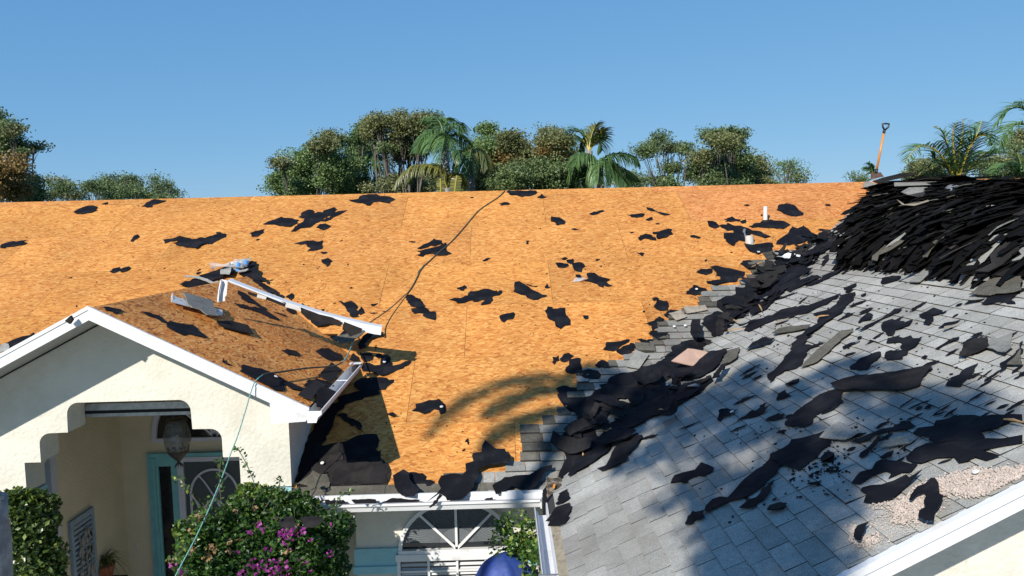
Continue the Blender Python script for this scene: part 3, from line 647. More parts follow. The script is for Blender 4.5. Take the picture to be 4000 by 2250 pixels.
ML=[ # (zoom, label, outline)
('F','black oval felt scrap near the ridge, leftmost of the large scraps under the ridge','618 925 640 905 740 872 812 875 810 910 765 930 690 942 640 938'),
('F','black felt strip with pale crease touching the ridge at upper left','1188 875 1250 835 1300 815 1340 820 1395 828 1320 855 1235 885'),
('F','ragged black felt scrap cut by the left edge of the view','0 1225 15 1195 75 1175 135 1172 225 1158 195 1170 228 1180 215 1195 150 1205 50 1218 40 1228'),
('F','small bone-shaped black felt scrap alone on the left part of the roof','1095 1168 1130 1120 1155 1112 1172 1130 1130 1155 1115 1173'),
('F','left half of the wide wing-shaped felt pair on the left roof','1365 1155 1450 1145 1510 1128 1640 1150 1735 1190 1640 1240 1560 1222 1500 1210 1452 1185 1495 1160 1430 1170 1380 1185'),
('F','right half of the wide wing-shaped felt pair on the left roof','1640 1150 1680 1132 1720 1138 1780 1120 1810 1090 1850 1090 1898 1105 1895 1130 1830 1160 1780 1190 1745 1192'),
('F','small tilted black scrap left of the big diagonal felt piece','2097 1105 2150 1080 2220 1066 2205 1100 2160 1128 2110 1133'),
('F','left one of two small twin scraps above the porch gable','915 1420 950 1395 1010 1382 1012 1410 985 1425 955 1435'),
('F','right one of two small twin scraps above the porch gable','1008 1420 1030 1392 1085 1376 1095 1400 1060 1420 1020 1430'),
('D','wide black bat-shaped felt sheet just under the ridge, left of the rope','777 825 860 812 870 795 945 780 1010 777 1040 790 1090 790 1125 800 1170 818 1130 835 1120 850 1030 835 985 840 955 870 930 868 890 848 835 842 800 835'),
('D','pointed black scrap at the left tip of the large diagonal felt cluster','52 1022 130 995 165 985 215 968 310 975 360 990 320 1030 290 1048 220 1040 190 1040 165 1030'),
('D','largest diagonal black felt sheet on the upper left roof','355 965 390 925 440 902 475 905 490 935 520 920 560 925 655 882 680 900 655 935 560 985 450 1052 370 1060 330 1085 292 1088 325 1045 400 1000 415 975'),
('D','narrow black strip along the upper right side of the big diagonal sheet','543 998 590 965 615 970 650 930 690 915 765 908 735 925 690 950 630 985 580 1002'),
('D','small lozenge scrap right below the big diagonal sheet','503 1055 540 1025 585 1020 630 1040 605 1060 560 1075'),
('D','black scrap with a long thin left arm above the plastic bag','322 1188 365 1175 420 1165 520 1175 565 1165 555 1195 555 1230 500 1245 432 1250 460 1225 410 1190'),
('D','small three-cornered scrap right of the plastic bag','547 1325 605 1318 638 1335 620 1365 595 1383 575 1360 552 1345'),
('D','upper of two torn felt pieces that the rope crosses','1350 1228 1400 1195 1450 1180 1490 1148 1560 1160 1570 1190 1500 1210 1430 1222 1375 1235'),
('D','lower, longer of two torn felt pieces that the rope crosses','1345 1290 1380 1262 1350 1250 1420 1235 1500 1215 1590 1180 1610 1200 1595 1225 1600 1250 1642 1270 1600 1285 1530 1290 1480 1272 1420 1280 1395 1300'),
('D','small notched scrap right of the rope just below the ridge','2037 850 2085 837 2115 842 2133 855 2110 862 2045 866 2060 855'),
('D','black felt rectangle along the ridge, right beside the rope end','2100 752 2120 740 2350 742 2358 760 2340 775 2290 790 2230 795 2180 780 2125 780'),
('D','little pointed scrap right of the ridge rectangle','2357 805 2400 770 2415 790 2440 795 2410 806'),
('E','rounded black scrap below the ridge, first right of the rope','112 958 180 965 205 985 235 1005 230 1022 180 1030 155 1035 145 1012 110 1000'),
('E','small arrow-like scrap in the middle of the upper right roof','432 940 470 920 545 905 562 915 530 925 500 942 450 948'),
('E','flat boat-shaped scrap on the upper right roof','747 945 810 940 880 935 898 940 875 965 830 972 785 965'),
('E','thin strip slanting down right, above the boat-shaped scrap','910 885 960 892 1010 920 1060 930 1113 945 1065 952 1020 935 950 915 915 900'),
('E','small blunt scrap right under the thin slanting strip','903 988 940 970 962 968 960 990 930 996'),
('E','left lumpy half of the scrap pair in the middle right','842 1135 880 1118 910 1108 990 1140 990 1162 940 1155 900 1145 860 1162 845 1150'),
('E','right, larger half of the scrap pair in the middle right','960 1108 1040 1075 1095 1060 1130 1068 1118 1085 1135 1110 1080 1138 1020 1152 998 1150 1005 1110'),
('E','small kite-shaped scrap left of the lower vent pipe','1280 1135 1310 1122 1370 1138 1350 1147'),
('E','small wedge scrap alone in the middle of the right roof','825 1265 870 1262 895 1268 888 1293 870 1290 855 1277'),
('E','large layered black scrap right above the white vent pipe','2002 905 2020 865 2085 850 2150 865 2190 905 2232 930 2225 950 2140 958 2095 948 2040 920'),
('E','peaked scrap directly left of the white vent pipe','1562 985 1600 970 1630 960 1660 980 1700 985 1700 998 1640 1002 1570 1005 1590 995'),
('E','small round scrap touching the left of the vent flashing','1697 1005 1720 992 1748 998 1745 1015 1715 1020'),
('E','roundish scrap at the left end of the felt chain by the grey collar','1420 1012 1470 1003 1500 1010 1525 1045 1490 1060 1450 1050 1432 1040'),
('E','long felt chain ending in a big lobe beside the grey vent collar','1520 1035 1590 1018 1650 1045 1700 1045 1800 1080 1860 1085 1955 1130 1900 1145 1850 1125 1790 1105 1750 1130 1760 1170 1690 1160 1640 1210 1600 1190 1560 1140 1560 1100 1640 1100 1640 1075 1590 1080'),
('E','flat black flashing sheet around the foot of the white vent pipe','1770 1040 1830 1018 1880 995 1960 988 2050 1000 2120 1028 2080 1055 2000 1065 1900 1055 1850 1050 1800 1055'),
('E','large black sheet folded over the top of the valley','2010 1160 2095 1105 2130 1040 2180 1060 2225 1030 2290 1085 2340 1110 2300 1150 2200 1190 2000 1195'),
('E','black sheet with a hole below the grey vent collar','1728 1190 1800 1198 1900 1180 1970 1180 1970 1240 1920 1270 1850 1280 1780 1255 1740 1215'),
('E','black sheet at the upper left edge of the old shingle steps','1697 1355 1720 1330 1780 1328 1850 1340 1930 1350 1800 1380 1775 1410 1740 1385'),
('E','left leaf of the four-leaf felt cluster','147 1365 180 1352 255 1358 262 1375 230 1390 170 1388'),
('E','top leaf of the four-leaf felt cluster','195 1315 230 1300 255 1312 225 1330'),
('E','middle leaf of the four-leaf felt cluster','240 1330 295 1312 305 1350 270 1360 245 1345'),
('E','right and largest leaf of the four-leaf felt cluster','285 1360 330 1350 370 1355 398 1380 375 1395 370 1425 325 1420 300 1395'),
('W','wide bird-shaped felt piece in the centre of the roof','80 350 215 308 345 318 420 270 490 262 490 215 545 162 720 155 830 118 935 118 1080 158 1125 145 1145 188 1165 155 1215 138 1245 162 1170 258 1070 265 1020 290 1040 370 1000 390 985 435 770 480 865 362 800 355 690 400 610 398 590 365 340 432 260 435 215 388'),
('5','large slanting felt slab in the middle of the roof','110 478 120 420 155 412 200 430 225 440 280 475 330 500 368 505 368 515 330 522 300 540 265 543 215 525 200 505 140 490'),
('5','thin curl above the slanting felt slab','187 412 240 425 300 435 285 443 240 435'),
('5','tiny spiked scrap right of the thin curl','353 450 368 415 400 440 380 452'),
('5','big squarish felt slab with a lobe at its foot','352 625 375 590 410 595 415 608 510 602 530 670 552 735 510 740 475 768 435 745 430 710 385 690 370 655'),
('5','small squarish scrap left of the big squarish slab','0 665 40 650 110 638 122 650 105 690 60 695 35 717 8 690'),
('5','ragged slab with a tail, beside the shreds of clear plastic','650 395 690 375 678 335 740 332 800 365 860 385 830 400 880 432 840 440 810 430 805 447 770 435 730 410 690 398'),
('5','little cap above the squarish scrap near the shingle steps','1182 535 1205 522 1228 525 1220 545 1195 550'),
('5','squarish scrap left of the middle shingle steps','1200 600 1215 560 1235 540 1300 550 1312 580 1312 625 1260 628 1215 615'),
('5','flat black scrap meeting the tan shingle on the steps','1272 655 1320 620 1430 628 1425 655 1370 650 1300 680'),
('5','star-shaped scrap against the middle shingle steps','1122 725 1200 700 1240 672 1278 690 1270 710 1225 715 1230 760 1185 782 1180 745'),
('5','thick folded black piece lying on the shingle steps','1152 820 1200 785 1290 790 1320 825 1290 845 1235 860 1195 835'),
('5','pointed scrap tucked under the shingle steps','1065 845 1100 840 1190 850 1195 890 1150 890 1100 870'),
('5','oblong scrap left of the raised grey shingle','802 930 825 905 825 880 870 868 940 862 1010 850 1000 870 950 895 920 930 880 940 845 935'),
('5','dark scrap touching the raised grey shingle from the left','905 945 960 900 1045 882 1050 930 1000 960 950 968'),
('5','small hooked scrap, left end of the chain at the shadow edge','410 1045 420 1010 412 980 440 985 460 970 465 1010 440 1020 425 1045'),
('5','rounded scrap next in the chain at the shadow edge','468 995 500 960 540 952 578 975 545 1005 500 1025 475 1015'),
('5','long bent scrap leading to the lower shingle steps','508 1090 540 1050 540 1015 600 1000 628 1000 625 1030 640 1060 640 1090 690 1075 760 1090 780 1150 760 1160 660 1150 620 1110 560 1115 520 1105'),
('5','scrap showing behind the lower shingle steps','738 1050 790 1010 860 1025 860 1070 770 1070'),
('5','broad black sheet at the left of the lower valley mass','440 1225 490 1205 600 1220 600 1250 530 1250 525 1285 610 1310 700 1290 760 1330 700 1400 560 1420 500 1360'),
('5','small scrap left of the large sheet by the upper steps','1522 325 1560 300 1650 300 1650 330 1600 350 1560 340'),
('5','large black sheet left of the upper shingle steps','1630 285 1670 275 1780 295 1860 315 1900 325 1890 360 1850 375 1840 400 1700 425 1605 420 1600 405 1710 385 1710 360 1680 330'),
('5','round-topped scrap at the left end of the upper shingle row','1443 495 1470 460 1510 425 1550 440 1600 455 1610 470 1560 480 1550 505 1490 500'),
('4','black scrap shaped like a boot right of the torn strip end','1600 585 1640 590 1660 605 1730 585 1800 650 1810 745 1745 752 1690 690'),
('4','small companion of the boot-shaped scrap','1800 690 1830 640 1870 705 1825 728'),
('4','rounded felt scrap with pale strings left of the centre','2270 555 2300 527 2350 530 2375 555 2430 570 2478 635 2460 650 2400 648 2330 640'),
('4','stepped scrap under the stringy one','2335 670 2400 650 2480 650 2520 690 2576 690 2576 780 2520 765 2450 735 2460 712 2370 715'),
('4','narrow pointed scrap standing by the gable valley','1070 550 1130 505 1160 550 1125 580'),
('K','large black sheet with two spikes right of the broken gutter','1370 210 1500 200 1620 250 1730 240 1740 90 1790 50 1880 45 1975 260 2130 230 2345 160 2350 185 2190 290 2200 310 1960 410 1750 485 1640 440 1500 380 1380 370'),
('K','grey-black rounded sheet below the two-spiked one','1620 495 1750 490 1870 510 1900 550 2005 540 2000 590 1870 680 1830 740 1700 750 1300 760 1200 640 1360 500'),
('K','rough dark scrap behind the top of the broken gutter','1320 40 1550 5 1595 70 1500 170 1400 190 1340 110'),
('K','small blackened scrap beside the tar spots by the gutter','1650 30 1700 5 1770 50 1700 120 1665 100'),
('3','spiky felt piece with a shiny washer, centre bottom of the roof','1150 125 1185 100 1180 65 1290 40 1340 40 1370 28 1405 60 1420 70 1422 140 1380 155 1370 120 1330 110 1250 152 1200 130'),
('3','small flap at the edge of the gable shadow','950 150 1000 135 1040 175 1000 178'),
('3','big black sheet standing over the eave in the middle','1285 895 1390 790 1365 740 1390 690 1560 680 1590 650 1585 590 1650 570 1648 505 1715 495 1720 440 1745 400 1780 430 1830 470 1900 470 1945 520 1940 590 1800 600 1740 610 1690 680 1650 780 1560 880 1440 890 1380 830'),
('3','black sheet draped over the eave, left of the big one','1010 720 1005 690 1090 635 1130 660 1140 720 1220 800 1170 860 1080 850 1020 780'),
('3','brown-black sheet leaning on its neighbour above the eave','1125 655 1140 615 1240 625 1260 680 1330 690 1335 710 1250 750 1180 755 1140 710'),
('3','long dark strip pointing at the valley foot','1800 770 1900 700 2100 680 2200 620 2280 600 2280 630 2200 690 2210 700 2130 790 2060 800 1960 770 1830 840 1810 790'),
('3','black sheet in the shade by the gable wall','690 515 600 520 570 380 620 370 720 320 870 310 890 360 850 440 740 470'),
('3','lower black lobe in the shade, right of the dull sheets','690 515 780 440 850 430 900 480 905 530 850 535'),
('3','black curved tongue in the gable shadow','540 160 600 140 680 190 740 220 755 250 740 270 775 305 720 270 640 220'),
]
rc=random.Random(30)
for z,l,s in ML:
    ov='over the eave' in l or 'valley foot' in l; curl_=rc.choice((0,0,.015,.035)); amp_=rc.choice((.006,.012,.018))
    scrap('M',z,PT(s),l,curl=0 if ov else curl_,amp=amp_,lift=.078 if ov else .004)
for z,l,s,m_ in [('3','dull brown-black sheet over the eave by the gable wall','330 580 450 540 620 530 800 540 960 540 985 600 940 640 960 700 800 720 500 715 480 620 360 620',FELT2),
  ('3','dull grey sheet propped in the gable shadow','410 470 510 390 570 420 600 520 480 540 390 520',FELT2),('3','dark sheets along the foot of the gable side wall','210 700 260 540 340 300 400 180 520 60 560 80 500 280 430 400 420 470 350 560 300 640',FELT),
  ('3','black sheet under the broken gutter in deep shade','340 300 420 160 600 0 880 -60 900 -10 620 70 540 160 500 260 400 380',FELT)]:
    scrap('M',z,PT(s),l,m=m_,amp=.02)
scrap('M','3',PT('225 800 240 600 400 400 600 380 930 520 985 600 950 735 500 765'),'added dark sheet closing the gaps between the dull sheets by the gable wall',m=FELT2,lift=.001,amp=.002)  # sheet added to darken the orange deck showing between the dull sheets
scrap('M','3',PT('340 770 250 720 200 740 360 630 470 640 495 690 490 750 430 765 380 745'),'curled brown-grey shingle at the left end of the eave',m=SH_B,name='torn_shingle',cat='shingle',amp=.04,curl=.05,th=.006)
scrap('M','1',PT('0 720 60 700 150 660 240 640 270 618 290 650 100 740 0 810'),'black felt sheet behind the left rake of the porch gable')
scrap('M','1',PT('0 740 30 715 75 720 70 770 0 790'),'pale grey shingle bit behind the left rake',m=SH_V,name='torn_shingle',cat='shingle',lift=.02)
# valley: big overlapping felt sheets
VM=[('M','5','upper lobe of the black felt mass in the valley','1680 560 1760 520 1830 500 1825 450 1880 460 2040 390 2120 400 2120 480 2090 560 2080 600 2000 640 1850 660 1730 640 1680 600',.02),
('M','5','wide black sheet in the valley below the upper lobe','1595 680 1690 640 1780 660 1850 655 1950 680 1880 760 1800 830 1640 830 1590 760 1560 730',.03),
('M','5','jagged black sheet in the middle of the valley','1330 910 1450 870 1580 850 1700 880 1800 900 1740 960 1560 990 1400 980 1240 1020 1340 980',.035),
('M','5','large black sheet left of the pink slab','860 1150 1000 1110 1130 1075 1210 1045 1330 960 1450 950 1500 1040 1430 1180 1300 1260 1100 1300 900 1330 720 1290 640 1330 760 1250',.03),
('G','5','large black sheet under the pink slab','1330 1130 1500 950 1620 960 1820 935 1740 1010 1700 1080 1560 1160 1400 1190 1360 1230',.03),
('G','5','long black tongue on the shingles below the pink slab','1400 1300 1560 1250 1620 1160 1650 1150 1660 1180 1540 1290 1400 1350 1320 1449 1180 1449 1240 1380',.02),
('M','6','black sheet at the left of the lower valley','350 60 500 80 560 110 640 30 760 0 760 200 640 320 510 310 510 230 430 150 380 120',.03),
('M','6','lower left black sheet over the shingle steps','350 480 370 390 430 330 500 310 640 330 700 480 560 600 450 690 380 720 350 720 370 650 420 560 400 500',.03),
('G','6','broad black sheet across the lower valley','740 60 900 0 1330 0 1500 0 1450 50 1370 100 1220 195 1080 240 1020 280 940 330 800 330 700 250',.03),
('G','6','black sheet hanging down the lower valley onto the shingles','620 330 800 330 940 330 900 390 780 440 760 500 660 575 560 640 450 700 520 560 600 470',.02),
('G','6','black peninsula of felt on the lower garage shingles','670 640 740 620 770 560 830 460 940 380 1020 380 1028 400 980 470 900 540 900 580 850 600 760 640 700 658',.012),
('G','5','black sheet at the upper garage side of the valley','1900 620 2080 560 2140 470 2330 380 2440 310 2300 420 2180 520 2080 620 1960 680',.02),
('G','B','black band running down from the top of the valley','150 450 350 290 560 180 720 90 900 60 880 140 700 240 560 320 640 390 500 450 420 500 260 560 200 520',.02)]
for pl,z,l,s,a in VM: scrap(pl,z,PT(s),l,amp=a,lift=.02)
BG=[('B','long ragged black band on the upper garage shingles','20 930 60 870 130 830 280 790 360 740 500 710 620 700 720 660 910 590 850 640 780 690 690 720 600 770 400 820 300 830 190 880 60 940'),
('B','thick black diagonal band across the middle of the garage slope','650 780 720 760 800 740 900 650 900 610 980 590 1040 580 1030 640 950 720 920 770 830 830 760 880 660 960 620 1000 590 960 640 910 700 870 720 810'),
('B','big dagger-shaped black sheet on the garage slope','240 1340 340 1250 440 1100 500 1020 600 930 610 1000 570 1060 650 1070 620 1110 560 1230 500 1280 400 1300 260 1410'),
('B','small finger-shaped strip right of the brown plank','925 1095 1000 1045 1085 1015 1085 1040 1000 1075 940 1105'),
('B','black leaf with a tan crease line at the shade edge','990 1265 1100 1190 1265 1135 1270 1175 1220 1220 1150 1290 1080 1300 1000 1290'),
('B','mitten-shaped scrap in the middle of the garage slope','1065 860 1100 810 1150 770 1195 780 1200 810 1180 835 1110 845 1080 865'),
('B','long thin comet-shaped scrap','1070 945 1130 890 1220 850 1310 800 1400 735 1475 733 1440 770 1330 810 1200 890 1100 940'),
('B','round ragged scrap with an upper right arm','1280 895 1300 860 1380 828 1430 850 1495 845 1440 880 1570 830 1540 890 1480 910 1410 930 1390 975 1340 980 1310 940 1285 930'),
('B','black scrap shaped like a bow tie over a square','1325 1050 1340 1010 1400 990 1480 1000 1550 978 1570 1005 1650 1010 1620 1060 1530 1120 1520 1155 1480 1165 1475 1198 1330 1200 1325 1140 1370 1120 1480 1115 1450 1090 1450 1040 1350 1052'),
('B','T-shaped dark scrap right of the round ragged one','1625 800 1700 770 1760 730 1800 745 1845 755 1820 780 1740 800 1760 840 1720 885 1665 875 1690 830 1650 820'),
('B','thin needle-like scrap on the right garage shingles','1795 915 1860 870 2010 835 1960 870 1840 905'),
('B','hammer-shaped scrap on the right garage shingles','1770 1100 1860 1050 1940 1010 2000 1005 1990 1025 1900 1050 1800 1105'),
('B','small square scrap near the hammer-shaped one','1640 1180 1680 1160 1705 1170 1680 1195'),
('B','dark oval scrap below the shingle heap','1275 500 1290 460 1380 430 1460 435 1440 465 1370 485 1310 505'),
('B','thin tapering strip left below the heap','660 500 740 430 860 380 990 345 960 370 850 420 740 470'),
('B','small scrap at the left foot of the heap','720 370 740 310 790 220 800 260 760 330'),
('B','short strip beside the valley on the garage side','545 500 600 460 660 445 630 480 570 503'),
('B','winged scrap below the heap in mid slope','930 540 1000 520 1055 505 1045 530 1000 560 955 585 960 560'),
('B','tiny clover-shaped scrap in mid slope','1090 605 1135 585 1130 610 1105 620'),
('B','black square sheet lying on the brown shingle at right','2195 690 2280 600 2330 485 2576 490 2550 580 2510 690 2330 685'),
('B','slim curved scrap under the black square sheet','2030 700 2080 660 2230 640 2200 660 2100 680'),
('B','black triangle by the grey shingle cluster at the right edge','2365 1240 2480 1170 2576 1040 2576 1140 2440 1270 2375 1330'),
('B','small pointed scrap at the lower shade edge','395 1425 470 1385 530 1370 520 1410 460 1449 420 1449'),
('B','broken leaf scrap low on the right garage slope','1870 1449 1920 1370 2050 1290 2170 1240 2090 1350 2050 1400 2010 1449'),
('6','boot-shaped black scrap low on the garage slope','1355 1080 1370 1010 1410 965 1430 975 1500 960 1508 1025 1430 1040 1400 1070'),
('6','bone-shaped black scrap in the patchy tree shade','1235 748 1270 690 1340 670 1430 650 1480 600 1530 615 1575 630 1560 660 1500 690 1450 690 1350 745 1310 735'),
('6','small scrap next to the round white washer','1600 260 1620 210 1680 185 1760 180 1700 220 1650 235 1620 268'),
('6','narrow raised strip in the tree shade','1785 255 1850 200 2035 155 1960 205 1850 240'),
('6','small lozenge at the left of the big shaded mass','2003 270 2010 235 2070 205 2120 210 2110 245 2050 255'),
('6','curled little scrap above the shaded mass','2057 105 2070 60 2130 30 2170 70 2120 85'),
('6','black mass in tree shade at the right of the slope','2120 300 2200 200 2400 60 2576 0 2576 120 2450 170 2340 240 2340 280 2300 305 2200 305'),
('6','spindle-shaped scrap under the dashed black sheet','1995 980 2000 945 2060 925 2140 925 2110 955 2040 980'),
('6','small arrowhead scrap right of the dark slab','2395 560 2450 500 2505 520 2500 560 2470 590 2410 585'),
('6','long black sheet with dashed nail lines','1512 925 1560 870 1620 850 1680 860 1740 800 1870 680 1900 650 2000 560 2010 520 2090 500 2110 600 2000 720 1940 780 1860 840 1700 890 1620 930 1520 980'),
('6','black sheet beside the one with dashed lines','1770 945 1830 880 1900 860 2040 730 2020 800 1960 880 1870 940 1810 945'),
('C','dark slab lying across the dashed black sheet','270 400 440 280 560 210 760 140 740 200 830 245 700 380 520 510 350 460'),
('C','ragged dark strip in the lower right field','1000 250 1130 200 1230 160 1390 110 1400 90 1540 50 1600 110 1500 140 1400 150 1300 165 1220 200 1180 240 1100 260'),
('C','widest black sheet at the lower right','1570 170 1620 120 1760 100 1780 50 1860 40 2000 10 2200 20 2300 0 2576 10 2576 60 2430 60 2360 130 2200 160 2240 220 2100 250 1900 250 1780 270 1720 240 1740 210 1650 200'),
('C','black sheet just above the pale insulation chips','1510 390 1600 320 1700 275 1900 250 2250 220 2576 190 2576 260 2400 290 2200 340 2370 380 2250 430 2150 400 2080 430 1950 390 1800 400 1650 450 1520 420'),
('C','small dark scrap left of the tan shingle piece','1085 390 1090 350 1150 310 1230 255 1290 240 1280 270 1170 330 1160 360 1110 400'),
('C','dark scrap right under the tan shingle piece','1270 400 1340 350 1400 330 1380 380 1300 415'),
('C','curved black sheet left of the insulation chips','1010 625 1060 550 1090 520 1200 500 1240 440 1290 420 1400 430 1470 430 1560 450 1620 455 1560 530 1470 530 1350 590 1380 540 1330 520 1200 560 1130 610 1090 640'),
('C','curled dark sheet against the insulation chips','1095 700 1110 670 1200 650 1400 610 1520 565 1690 570 1580 640 1500 700 1400 780 1200 810 1120 800 1150 730'),
('C','black question-mark shaped felt hanging over the garage rake','1565 840 1590 780 1640 720 1720 700 1770 655 1810 655 1845 700 1850 790 1885 810 1860 880 1810 960 1800 1045 1720 1040 1655 1000 1665 940 1720 910 1700 850 1730 790 1700 770 1640 790 1590 845'),
('C','small black scrap among white chips near the rake','1060 1180 1070 1110 1100 1070 1200 1040 1170 1080 1140 1150 1130 1210 1100 1215'),
('C','dark bell-shaped scrap left of the tar spots','745 430 770 370 810 320 850 350 845 390 790 430'),
('C','dark smear-like scrap among tar spots','610 655 620 620 740 600 700 640'),
('6','black sheet at the foot of the valley beside the gutter','285 1075 300 1000 350 930 460 900 465 960 440 1000 455 1010 420 1055 340 1075'),
('6','ragged black scrap above the valley foot sheet','370 830 440 790 460 860 400 900 350 920'),
]
rc=random.Random(31)
for z,l,s in BG: scrap('G',z,PT(s),l,amp=.014,lift=.045 if 'question' in l or 'white chips' in l else .004,curl=rc.choice((0,.01,.03,.05)))
for z,l,s,m_,nm_,ct,cu_ in [
('B','long dark brown plank-like shingle strip on the garage slope','545 1280 640 1180 840 1010 920 945 1035 940 860 1080 700 1230 660 1250',SH_B,'torn_shingle','shingle',.0),
('B','brown curved shingle under the black square at the right edge','2085 620 2180 540 2280 480 2400 450 2576 440 2576 600 2280 630',SH_B,'torn_shingle','shingle',.05),
('B','wide dark sheet with a blue film edge','1060 1370 1300 1350 1760 1265 1700 1350 1640 1449 1500 1500 900 1500 830 1449 950 1400',FELT2,'felt_scrap','felt scrap',.02),
('B','brown felt pile left of the grey shingle cluster','2005 1195 2060 1090 2150 1040 2260 1020 2280 1100 2180 1150 2050 1190',FELT2,'felt_scrap','felt scrap',.05),
('B','broken pale grey shingle cluster at the right edge','2250 1110 2300 1000 2350 1030 2490 980 2470 1080 2510 1110 2440 1180 2350 1150',SH_V,'torn_shingle','shingle',.05),
('B','tan granulated shingle at the far right edge','2440 1270 2576 1150 2576 1275',SH_B,'torn_shingle','shingle',.02),
('B','long tan curved shingle on the upper garage slope','290 975 350 925 450 905 640 890 610 925 400 960 310 980',SH_B,'torn_shingle','shingle',.03),
('B','small tan shingle left above the long tan one','310 880 350 850 440 825 420 850',SH_T,'torn_shingle','shingle',.02),
('B','pale shingle strip right of the comet-shaped scraps','1850 950 1870 920 2000 885 1900 930',SH_T,'torn_shingle','shingle',.02),
('C','tan shingle piece in the lower right field','1280 320 1320 265 1540 220 1545 280 1380 310',SH_T,'torn_shingle','shingle',.02),
('C','pale torn shingle with a bent edge above the dark slab','725 220 800 130 900 80 1000 130 1100 180 1020 240 960 260 830 240',SH_V,'torn_shingle','shingle',.02),
('C','dark brown spindle-shaped shingle on the lower slope','250 890 270 850 350 825 430 830 390 870 330 890',SH_D,'torn_shingle','shingle',.0),
('L','tilted grey-brown shingle right of the pink slab','1370 610 1510 340 1700 290 1660 470 1560 540',SH_B,'torn_shingle','shingle',.06),
('B','grey shingle fan standing at the bottom of the heap','1540 500 1610 440 1740 340 1760 400 1640 505',SH_V,'torn_shingle','shingle',.1),
('B','crumpled pale grey shingle at the top of the valley','510 190 520 100 600 80 650 120 700 150 660 190 560 220',SH_V,'torn_shingle','shingle',.12),
('B','folded black shingle beside the crumpled pale one','620 60 690 20 820 25 900 110 750 140 700 100',SH_D,'torn_shingle','shingle',.12)]:
    scrap('G',z,PT(s),l,m=m_,name=nm_,cat=ct,curl=cu_,rgh=.04,th=.006,lift=.02)
for z,l,s,m_,cu_ in [('5','tan square shingle lying askew on the steps','1310 660 1400 645 1450 690 1370 715',SH_T,.03),('5','tan shingle end at the edge of the middle steps','1425 612 1590 597 1610 635 1450 660',SH_T,.02),
('5','wide grey shingle tossed up on the steps','980 1075 1050 950 1160 980 1080 1090',SH_V,.06),('5','dark grey raised shingle left on the steps','1048 888 1195 895 1210 950 1060 945',SH_B,.02),
('5','bent light shingle near the top steps','2050 305 2100 300 2230 320 2180 345 2100 335',SH_V,.04),('5','grey-brown shingle at the top steps','1950 290 2100 272 2240 275 2220 305 1990 315',SH_B,.02)]:
    scrap('M',z,PT(s),l,m=m_,name='torn_shingle',cat='shingle',curl=cu_,rgh=.02,th=.008,lift=.03)
p=scrap('M','L',PT('500 720 600 640 770 512 880 520 1000 540 1170 585 1000 720 885 800 700 770'),'flat pinkish tan slab lying on the black felt in the valley',m=PINK,name='pink_slab',cat='slab',rgh=0,lift=.2,amp=.02,th=.012)
# gable roof scraps
for z,l,s in [('1','small ragged felt at the top of the gable rake','830 415 870 412 965 435 960 465 920 470 900 450 850 440'),
('1','long tadpole-tail felt strip on the gable slope','1140 455 1200 460 1280 485 1340 530 1350 548 1300 535 1240 500 1170 480'),
('1','large black tadpole body felt on the gable slope','1335 560 1360 530 1430 545 1500 555 1550 560 1600 610 1668 668 1590 650 1520 632 1470 642 1420 620 1345 585'),
('1','dark leaf-shaped scrap near the gable valley','2265 760 2300 755 2370 765 2418 800 2400 812 2310 795'),
('1','black sheet on the lower gable slope left of the rope','1925 930 1955 882 2050 905 2100 910 2200 960 2260 1010 2288 1060 2270 1095 2200 1085 2120 1040 2040 990 1960 945'),
('1','long black wedge under the rope on the gable slope','2150 930 2250 980 2350 1030 2480 1085 2460 1100 2350 1080 2250 1020 2170 960'),
('1','small arrow scrap above the gable rake','1785 855 1795 830 1815 862 1870 885 1830 882'),
('4','spearhead-shaped felt shadow-side scrap below the bent strip','545 610 640 620 720 650 800 655 900 700 980 750 1015 782 940 765 840 720 700 670 600 650'),
('4','narrow black sheet under the bent white strip','580 480 660 510 740 570 800 610 880 670 840 680 760 620 680 600 620 550'),
('4','black patch where the gable valley ends','1370 1095 1430 1065 1500 1060 1560 1100 1640 1130 1620 1180 1530 1190 1440 1150'),
('4','ragged dark scrap at the middle of the gable valley','1080 650 1170 655 1175 690 1130 712 1085 690'),
('4','dark brown sliver on the gable slope','940 690 1000 705 1095 745 1040 735'),
('4','short brown sliver on the gable slope','275 563 350 600 320 592'),
('4','black sheet in the lower gable corner beside the broken gutter','1370 1360 1500 1400 1560 1449 1250 1449 1300 1380')]:
    scrap('R',z,PT(s),l,amp=.01)
for z,l,s,m_,cu_ in [('1','curved dark grey shingle lying on the gable slope','1735 540 1800 545 1850 540 1990 575 2030 655 1900 620 1760 580',FELT2,.02),
('K','dark brown shingle square beside the broken gutter','450 480 720 240 940 400 700 640',SH_D,.02),('K','lower dark brown shingle pile by the gable corner','230 720 380 580 600 690 430 830 330 990 50 890 120 820',SH_D,.03),
('K','black sheet lying in the trough of the broken gutter','420 830 550 700 830 830 560 1150 420 1120',FELT,.0),('K','narrow grey metal-like shingle end at gutter top','1140 60 1200 10 1300 90 1200 240 1080 210',SH_D,.03)]:
    scrap('R',z,PT(s),l,m=m_,name='torn_shingle',cat='shingle',rgh=.03,curl=cu_,th=.007,lift=.02)
